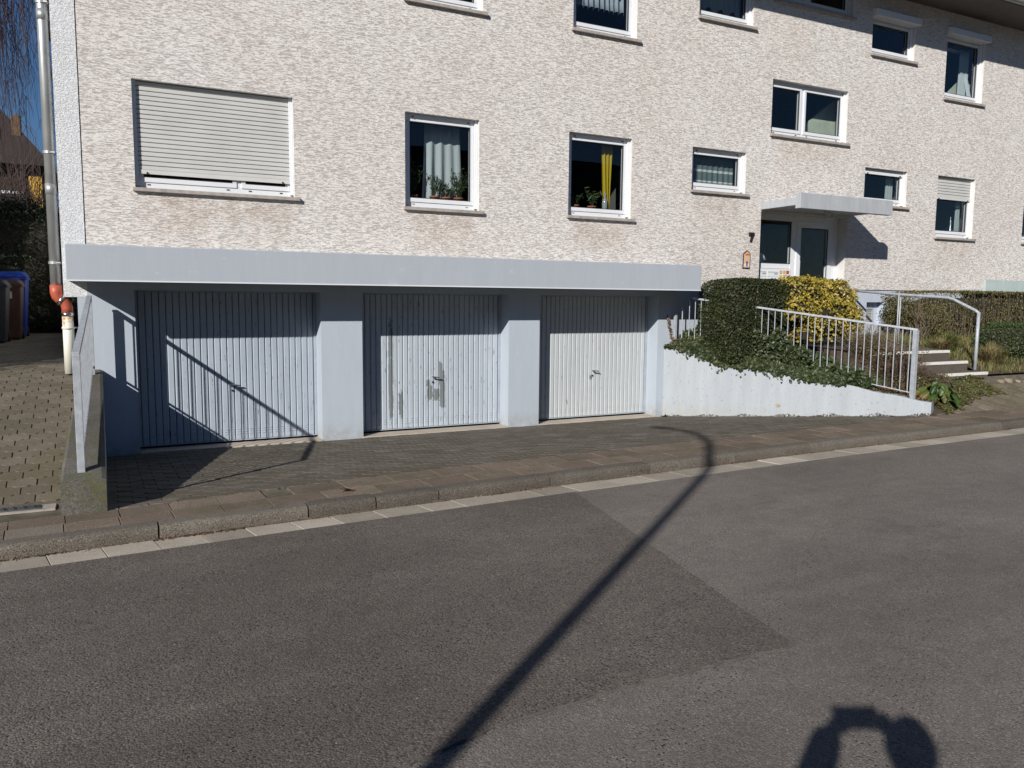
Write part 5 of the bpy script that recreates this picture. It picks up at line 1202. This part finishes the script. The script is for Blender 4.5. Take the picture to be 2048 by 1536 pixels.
# ------------------------------------------------------------------ left background
def wheelie(x, y, z, s, mt, label, lidm=None, extra=True):
    r = thing('wheelie_bin', (x, y, z), label, 'bin'); w2, d2, h = .27*s, .33*s, 1.0*s
    m = MB(); m.add([(x-w2*.78, y-d2*.72, z+.02), (x+w2*.78, y-d2*.72, z+.02), (x+w2*.78, y+d2*.72, z+.02), (x-w2*.78, y+d2*.72, z+.02), (x-w2, y-d2, z+h*.94), (x+w2, y-d2, z+h*.94), (x+w2, y+d2, z+h*.94), (x-w2, y+d2, z+h*.94)], [(0, 3, 2, 1), (4, 5, 6, 7), (0, 1, 5, 4), (1, 2, 6, 5), (2, 3, 7, 6), (3, 0, 4, 7)])
    m.build('body', M[mt], r, bevel=.02)
    MB().box(x-w2-.02, x+w2+.02, y-d2-.02, y+d2+.02, z+h*.92, z+h*.955).build('rim', M[mt], r, bevel=.008)
    m = MB(); m.add([(x-w2-.025, y-d2-.03, z+h*.958), (x+w2+.025, y-d2-.03, z+h*.958), (x+w2+.025, y+d2+.03, z+h*.958), (x-w2-.025, y+d2+.03, z+h*.958), (x-w2*.8, y-d2*.75, z+h*1.03), (x+w2*.8, y-d2*.75, z+h*1.03), (x+w2*.8, y+d2*.9, z+h*1.06), (x-w2*.8, y+d2*.9, z+h*1.06)], [(0, 3, 2, 1), (4, 5, 6, 7), (0, 1, 5, 4), (1, 2, 6, 5), (2, 3, 7, 6), (3, 0, 4, 7)])
    m.build('lid', M[mt], r, bevel=.02)
    for sx in (-1, 1): MB().tube([(x+sx*w2*.72, y+d2*.75, z+.1), (x+sx*(w2*.72+.05), y+d2*.75, z+.1)], .1, 16).build('wheel', M['black'], r)
    MB().tube([(x-w2*.8, y+d2+.05, z+h*.93), (x+w2*.8, y+d2+.05, z+h*.93)], .014, 8).build('handle', M[mt], r)
    if extra:
        MB().box(x+.02, x+.14, y-d2*.97-.006, y-d2*.97+.004, z+h*.72, z+h*.84).build('sticker', M['label'], r)
        MB().box(x-.2, x-.09, y-d2*.97-.004, y-d2*.97+.006, z+h*.66, z+h*.72).build('sticker', M['orange'], r)
    return r
wheelie(-1.74, 16.6, -.835, 1.04, 'bin_black', 'black wheelie bin, front one at the left edge')
wheelie(-1.60, 17.55, -.83, 1.06, 'bin_brown', 'brown wheelie bin between the black and the blue one')
wheelie(-1.62, 18.45, -.83, 1.22, 'bin_blue', 'tall blue wheelie bin behind the brown one', extra=False)
# drain channel
DRY = -.46; DRZ = .092
dr = thing('drain_channel', (-1, 7.3, -1.70), 'drain', 'x'); del dr['label']; del dr['category']; dr['kind'] = 'structure'
MB().box(-2.6, -.40, 7.20, 7.38, -1.74, -1.690).build('channel', M['sill'], dr)
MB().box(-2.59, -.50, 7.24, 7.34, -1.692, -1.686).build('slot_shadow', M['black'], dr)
for k in range(30):
    x = -.58-k*.07; MB().add([(x, 7.24, -1.682), (x+.045, 7.24, -1.682), (x+.02, 7.34, -1.682), (x-.025, 7.34, -1.682)], [(0, 1, 2, 3)]).build('grate_bar', M['steel'], dr)
for y in (7.235, 7.29, 7.338): MB().box(-2.59, -.50, y-.004, y+.004, -1.685, -1.679).build('grate_rail', M['steel'], dr)

def hedge_mass(name, c, h, n, size, mat, label, cat='hedge', rp=5, k=.9, wob=.07):
    return shrub(name, c, h, n, size, mat, label, cat, wob, rp, .9, .5, k=k)
hedge_mass('boundary_hedge', (-6.0, 12.6, 1.0), (.75, 4.7, 2.15), 16000, .12, M['dhedge'], 'tall dark evergreen hedge left of the driveway')
hedge_mass('dark_evergreen', (-1.55, 21.2, .35), (1.9, 1.0, 1.6), 26000, .06, M['dhedge'], 'dense dark evergreen bushes behind the wheelie bins', wob=.1, rp=3)
hedge_mass('dark_evergreen', (-3.4, 20.4, 1.2), (1.4, 1.2, 2.4), 12000, .07, M['dhedge'], 'taller dark evergreen at the far left behind the bins', wob=.12, rp=3)
# birch
bt = thing('birch_tree', (-3.1, 15.2, -.9), 'bare weeping birch with hanging reddish twigs at the upper left', 'tree')
trunk = [(-3.1, 15.2, -.95), (-3.0, 15.2, 1.2), (-2.9, 15.1, 3.2), (-2.8, 15.0, 5.4), (-2.7, 15.0, 7.6)]
MB().tube(trunk, [.19, .16, .13, .09, .04], 12).build('trunk', M['twig2'], bt, True)
limbs = []
for (z0_, ex, ey, ez) in ((5.05, -.35, 14.4, 4.40), (4.2, -1.0, 14.0, 5.6), (5.0, -.6, 15.6, 6.6), (5.6, -1.5, 16.0, 7.2), (4.6, -1.6, 13.2, 5.9), (6.4, -1.9, 14.4, 7.6), (3.8, -1.3, 16.2, 5.2)):
    a = Vector((-2.88, 15.1, z0_)); b = Vector((ex, ey, ez)); pts = [tuple(a.lerp(b, t)+Vector((0, 0, .5*math.sin(math.pi*t)*(1 if z0_ != 5.05 else .15)))) for t in np.linspace(0, 1, 9)]; limbs.append(pts)
    MB().tube(pts, [.06*(1-.8*t) for t in np.linspace(0, 1, 9)], 8, cap=False).build('branch', M['twig2'], bt, True)
m = MB()
for i in range(800):
    L = rnd.choice(limbs); t = rnd.uniform(.15, .98)*8; k = min(7, int(t)); p = Vector(L[k]).lerp(Vector(L[k+1]), t-k)
    ln = rnd.uniform(1.0, 3.4); a = rnd.uniform(0, 6.28); s = rnd.uniform(.1, .5); pts = []; n = 7; dx, dy = math.cos(a)*s, math.sin(a)*s
    for q in range(n+1):
        u = q/n; pts.append((p.x+dx*min(1, u*2)+rnd.gauss(0, .02)+.12*u, p.y+dy*min(1, u*2)+rnd.gauss(0, .02), p.z+.12*math.sin(min(1, u*3)*3.1)-ln*u**1.4))
    m.tube(pts, [.0055*(1-.6*q/n) for q in range(n+1)], 3, cap=False)
    for q in range(5):
        b = pts[rnd.randrange(2, n)]; l2 = rnd.uniform(.12, .4); a2 = rnd.uniform(0, 6.28)
        m.tube([b, (b[0]+math.cos(a2)*l2*.35, b[1]+math.sin(a2)*l2*.35, b[2]-l2*.5), (b[0]+math.cos(a2)*l2*.5, b[1]+math.sin(a2)*l2*.5, b[2]-l2)], [.004, .003, .002], 3, cap=False)
m.build('twigs', M['birch'], bt, kind='stuff')
# spruce
st_ = thing('spruce_tree', (-3.4, 18.2, -.9), 'spruce tree with light green branch tips at the left edge', 'tree')
MB().tube([(-3.4, 18.2, -.95), (-3.4, 18.2, 8.5)], [.2, .03], 10).build('trunk', M['twig2'], st_)
P = []; N = []
for i in range(110):
    z = -.2+8.4*rnd.random()**1.1; R0 = 2.05*(1-z/8.8)+.15; a = rnd.uniform(0, 6.28); ca, sa = math.cos(a), math.sin(a)
    for q in range(170):
        u = rnd.random()**.7; r = R0*u; w_ = .28*(1-u*.6)*rnd.gauss(0, .6)
        P.append((-3.4+ca*r-sa*w_, 18.2+sa*r+ca*w_, z-.28*r+.16*u*u*R0-abs(w_)*.35)); N.append((ca*.3, sa*.3, 1))
link('foliage', leaf_mesh('foliage', np.array(P), np.array(N, float), .085, M['needles'], .6, .14), st_)
bare('bare_thicket', (-1.9, 25.5, -1), 4.6, 1.9, 260, 'dark leafless thicket between the bins and the far house', 'twig', 7, .016, side=9)
# distant yellow house
yh = thing('yellow_house', (-5, 40, -1), 'far yellow house with dark hipped roof and brick chimney behind the trees', 'house')
MB().box(-9.5, -1.95, 38, 46, -1, 5.2).build('wall', M['shaded_wall'], yh)  # tree shade on the yellow wall put into a dark brown colour
MB().box(-2.42, -1.97, 37.9, 37.99, -1, 4.75).build('sunlit_wall_strip', M['yellow'], yh)  # sunlit part of the same wall, painted as a separate yellow strip
m = MB(); m.add([(-10, 37.4, 5.1), (-1.5, 37.4, 5.1), (-1.5, 46.6, 5.1), (-10, 46.6, 5.1), (-7.0, 42, 9.2), (-4.6, 42, 9.2)], [(0, 1, 5, 4), (1, 2, 5), (2, 3, 4, 5), (3, 0, 4), (0, 3, 2, 1)]); m.build('roof', M['roof'], yh)
MB().box(-3.0, -2.68, 38.9, 39.3, 5.3, 7.25).build('chimney', M['brick'], yh)
for x in (-8, -5.6, -3.6):
    f = MB(); frame_mb(f, x, x+1.0, 2.6, 4.1, 37.93, 38.02, .1, .1, .1); f = f.build('window', M['pvc'], yh); MB().box(x+.1, x+.9, 37.97, 37.98, 2.7, 4.0).build('pane', M['black'], f)

# ------------------------------------------------------------------ behind the camera: lamp, photographer, house and tree that shade or mirror
zl = -1.75
F = Vector((-3.185, -.90, -1.70)); 
sl = thing('street_lamp', tuple(F), 'curved arm street lamp whose long shadow crosses the road', 'street lamp')
H1 = 5.66
MB().tube([tuple(F), tuple(F+Vector((0, 0, 1.2))), tuple(F+Vector((0, 0, 1.25))), tuple(F+Vector((0, 0, H1-.3)))], [.066, .066, .056, .048], 14).build('pole', M['lampm'], sl, True)
arm = [F+Vector(v) for v in ((0, 0, H1-.3), (-.01, .04, H1), (-.04, .20, H1+.36), (-.09, .48, H1+.60), (-.15, .80, H1+.74), (-.19, 1.0, H1+.78))]
MB().tube([tuple(v) for v in arm], [.048, .048, .046, .042, .036, .032], 12).build('arm', M['lampm'], sl, True)
MB().tube([tuple(F+Vector(v)) for v in ((-.19, .98, H1+.78), (-.21, 1.12, H1+.80), (-.25, 1.36, H1+.81), (-.28, 1.52, H1+.80))], [.03, .05, .055, .02], 12).build('lamp_head', M['lampm'], sl, True)
MB().tube([tuple(F+Vector(v)) for v in ((-.21, 1.12, H1+.76), (-.25, 1.36, H1+.77))], [.035, .04], 12).build('lens', M['lens'], sl, True)

# photographer
fw = Vector((.455, .89, 0)); rt = Vector((.89, -.455, 0)); upv = Vector((0, 0, 1))
def P3(r, f, z): return rt*r+fw*f+upv*z
pn = thing('person', tuple(P3(.05, -.42, -1.75)), 'person in a dark jacket holding up a phone, casting the shadow at lower right', 'person')
def skin_mesh(name, verts, edges, radii, mat, parent, sub=2, root=0):
    me = bpy.data.meshes.new(name); me.from_pydata([tuple(v) for v in verts], edges, []); me.materials.append(mat)
    o = bpy.data.objects.new(name, me); COL.objects.link(o); adopt(o, parent)
    sk = o.modifiers.new('skin', 'SKIN'); sk.use_smooth_shade = True
    for i, r in enumerate(radii):
        d = me.skin_vertices[0].data[i]; d.radius = (r, r) if not hasattr(r, '__len__') else r; d.use_root = (i == root)
    s = o.modifiers.new('sub', 'SUBSURF'); s.levels = sub; s.render_levels = sub
    return o
hc = P3(.14, -.33, .015)           # head centre
V_ = {'pelvis': P3(.10, -.50, -.85), 'belly': P3(.11, -.50, -.65), 'chest': P3(.13, -.48, -.42), 'neckb': P3(.145, -.44, -.215), 'neck': P3(.15, -.39, -.12),
      'shl': P3(-.045, -.44, -.27), 'shr': P3(.35, -.46, -.215), 'ell': P3(-.22, -.18, -.45), 'elr': P3(.36, -.22, -.47), 'wrl': P3(-.065, -.065, -.085), 'wrr': P3(.215, -.065, -.10),
      'hl': P3(0, -.50, -.93), 'hrr': P3(.20, -.50, -.93), 'kl': P3(-.02, -.47, -1.33), 'kr': P3(.23, -.47, -1.33), 'al': P3(-.04, -.50, -1.68), 'ar': P3(.25, -.50, -1.68), 'tl': P3(-.05, -.34, -1.73), 'tr': P3(.27, -.34, -1.73)}
keys = list(V_); ix = {k: i for i, k in enumerate(keys)}
E_ = [('pelvis', 'belly'), ('belly', 'chest'), ('chest', 'neckb'), ('neckb', 'neck'), ('neckb', 'shl'), ('neckb', 'shr'), ('shl', 'ell'), ('shr', 'elr'), ('ell', 'wrl'), ('elr', 'wrr'), ('pelvis', 'hl'), ('pelvis', 'hrr'), ('hl', 'kl'), ('hrr', 'kr'), ('kl', 'al'), ('kr', 'ar'), ('al', 'tl'), ('ar', 'tr')]
RD = dict(pelvis=.16, belly=.155, chest=.17, neckb=.11, neck=.07, shl=.10, shr=.105, ell=.085, elr=.09, wrl=.062, wrr=.068, hl=.10, hrr=.10, kl=.07, kr=.07, al=.05, ar=.05, tl=.045, tr=.045)
V_['wrl'] = V_['wrl']+(V_['wrl']-V_['ell'])*.12; V_['wrr'] = V_['wrr']+(V_['wrr']-V_['elr'])*.12
skin_mesh('body', [V_[k] for k in keys], [(ix[a], ix[b]) for a, b in E_], [RD[k] for k in keys], M['jacket'], pn)
hd = MB(); nu, nv = 20, 14
for j in range(nv+1):
    ph = -math.pi/2+math.pi*j/nv
    for i in range(nu):
        th = 2*math.pi*i/nu; a, b, c = math.cos(ph)*math.cos(th), math.cos(ph)*math.sin(th), math.sin(ph)
        jaw = 1-.18*max(0, -c); v = hc+rt*(a*.076*jaw)+fw*(b*.095*jaw+(.018 if b > .9 and abs(c) < .3 else 0))+upv*(c*.118); hd.v.append(tuple(v))
for j in range(nv):
    for i in range(nu): hd.f.append((j*nu+i, j*nu+(i+1) % nu, (j+1)*nu+(i+1) % nu, (j+1)*nu+i)); hd.mi.append(0)
hd = hd.build('head', M['skin'], pn, True)
m = MB(); m.tube([tuple(hc+fw*.09+upv*.02), tuple(hc+fw*.118-upv*.018), tuple(hc+fw*.09-upv*.028)], [.008, .014, .010], 8); m.build('nose', M['skin'], hd, True)
for s in (-1, 1):
    MB().lathe([(.001, -.012), (.010, -.007), (.013, 0), (.010, .007), (.001, .012)], tuple(hc+rt*s*.03+fw*.083+upv*.012), 10).build('eye', M['pvc'], hd, True)
    MB().tube([tuple(hc+rt*s*.076-upv*.025), tuple(hc+rt*s*.086), tuple(hc+rt*s*.080+upv*.03)], [.008, .016, .008], 8).build('ear', M['skin'], hd, True)
MB().bar(tuple(hc+fw*.088-rt*.022-upv*.055), tuple(hc+fw*.088+rt*.022-upv*.055), .012, .008).build('mouth', M['red'], hd)
m = MB()
for j in range(9):
    ph = -.15+(math.pi/2+.15)*j/8
    for i in range(20):
        th = 2*math.pi*i/20; a, b, c = math.cos(ph)*math.cos(th), math.cos(ph)*math.sin(th), math.sin(ph); m.v.append(tuple(hc+rt*a*.084+fw*(b*.10-.012)+upv*(c*.128+.006+(.03 if b > .55 and c < .3 else 0))))
for j in range(8):
    for i in range(20): m.f.append((j*20+i, j*20+(i+1) % 20, (j+1)*20+(i+1) % 20, (j+1)*20+i)); m.mi.append(0)
m.build('hair', M['hair'], pn, True)
for s, wr, hx in ((-1, 'wrl', -.022), (1, 'wrr', .178)):
    w0 = V_[wr].lerp(V_['ell' if s < 0 else 'elr'], .35); palm = P3(hx, -.035, -.045); vs = [w0, w0.lerp(palm, .5), palm]; es = [(0, 1), (1, 2)]; rr_ = [.045, .040, .036]
    for q, L in enumerate((.9, 1, .95, .8)):
        base = palm+upv*(.018*(q-1.2))-fw*.002; o = len(vs)
        vs += [base+rt*(-s*.0)+upv*.006, base+upv*.012-rt*s*.012-fw*.004+fw*0, base-rt*s*(.034*L)-fw*.006+upv*.010, base-rt*s*(.052*L)-fw*.016+upv*.006]
        es += [(2, o), (o, o+1), (o+1, o+2), (o+2, o+3)]; rr_ += [.011, .0095, .009, .008]
    o = len(vs); vs += [palm-upv*.02-fw*.02, palm-upv*.012-fw*.032-rt*s*.02, palm-fw*.034-rt*s*.042]; es += [(1, o), (o, o+1), (o+1, o+2)]; rr_ += [.013, .011, .009]
    if s < 0:
        o = len(vs); vs += [palm+upv*.035, palm+upv*.062-rt*.012, palm+upv*.085-rt*.022]; es += [(2, o), (o, o+1), (o+1, o+2)]; rr_ += [.011, .010, .008]
    skin_mesh('hand', vs, es, rr_, M['skin'], pn, 1, 0)
tag(MB().add([tuple(P3(a, b, c)) for a, b, c in ((-.018, -.022, -.075), (.150, -.022, -.075), (.150, -.014, -.075), (-.018, -.014, -.075), (-.018, -.022, .022), (.150, -.022, .022), (.150, -.014, .022), (-.018, -.014, .022))], [(0, 3, 2, 1), (4, 5, 6, 7), (0, 1, 5, 4), (1, 2, 6, 5), (2, 3, 7, 6), (3, 0, 4, 7)]).build('phone', M['black'], None, bevel=.003), 'black phone held sideways in the photographer\'s hands', 'phone')

oh = thing('opposite_house', (22, -19, -1.7), 'beige two storey house across the street behind the viewer', 'house')
MB().box(14, 30, -24, -16, -1.7, 4.2).build('wall', M['house2'], oh)
m = MB(); m.add([(13.5, -15.4, 4.1), (30.5, -15.4, 4.1), (30.5, -24.6, 4.1), (13.5, -24.6, 4.1), (13.5, -20, 8.2), (30.5, -20, 8.2)], [(0, 4, 5, 1), (2, 5, 4, 3), (0, 3, 4), (1, 5, 2), (0, 1, 2, 3)]); m.build('roof', M['roof'], oh)
for q, (hx0, hx1, hh) in enumerate(((-32, -14, 6.2), (-9, 9, 5.4))):
    o2 = thing('opposite_house', ((hx0+hx1)/2, -19, -1.7), ('grey', 'cream')[q]+' house across the street behind the viewer, '+('farthest left', 'in the middle')[q], 'house')
    MB().box(hx0, hx1, -26, -17, -1.7, hh).build('wall', M['house2'], o2)
    m = MB(); m.add([(hx0-.5, -16.4, hh-.1), (hx1+.5, -16.4, hh-.1), (hx1+.5, -26.6, hh-.1), (hx0-.5, -26.6, hh-.1), (hx0-.5, -21.5, hh+3.6), (hx1+.5, -21.5, hh+3.6)], [(0, 4, 5, 1), (2, 5, 4, 3), (0, 3, 4), (1, 5, 2), (0, 1, 2, 3)]); m.build('roof', M['roof'], o2)
    for i in range(5):
        for z in (-.4, 2.4):
            x = hx0+1+i*3.4; f = MB(); frame_mb(f, x, x+1.4, z, z+1.3, -16.98, -16.9, .08, .08, .08); f = f.build('window', M['pvc'], o2); MB().box(x+.08, x+1.32, -16.97, -16.96, z+.08, z+1.22).build('pane', M['black'], f)
for i in range(5):
    for z in (-.4, 2.2):
        x = 15+i*3; f = MB(); frame_mb(f, x, x+1.4, z, z+1.3, -15.98, -15.9, .08, .08, .08); f = f.build('window', M['pvc'], oh); MB().box(x+.08, x+1.32, -15.97, -15.96, z+.08, z+1.22).build('pane', M['black'], f)
ot = thing('bare_street_tree', (13, -9.5, -1.7), 'bare branching tree across the street behind the viewer', 'tree')
m = MB()
def br(p, d, L, r, dep):
    q = p+d*L; m.tube([tuple(p), tuple(p.lerp(q, .5)+Vector((rnd.gauss(0, .04), rnd.gauss(0, .04), 0))), tuple(q)], [r, r*.85, r*.7], 5, cap=False)
    if dep == 0: return
    for k in range(3 if dep > 1 else 4):
        dd = (d+Vector((rnd.gauss(0, .5), rnd.gauss(0, .5), rnd.uniform(-.1, .5)))).normalized(); br(q if k < 2 else p.lerp(q, .6), dd, L*rnd.uniform(.6, .82), r*.62, dep-1)
br(Vector((13, -9.5, -1.7)), Vector((0, 0, 1)), 2.6, .17, 6); m.build('branches', M['twig'], ot)
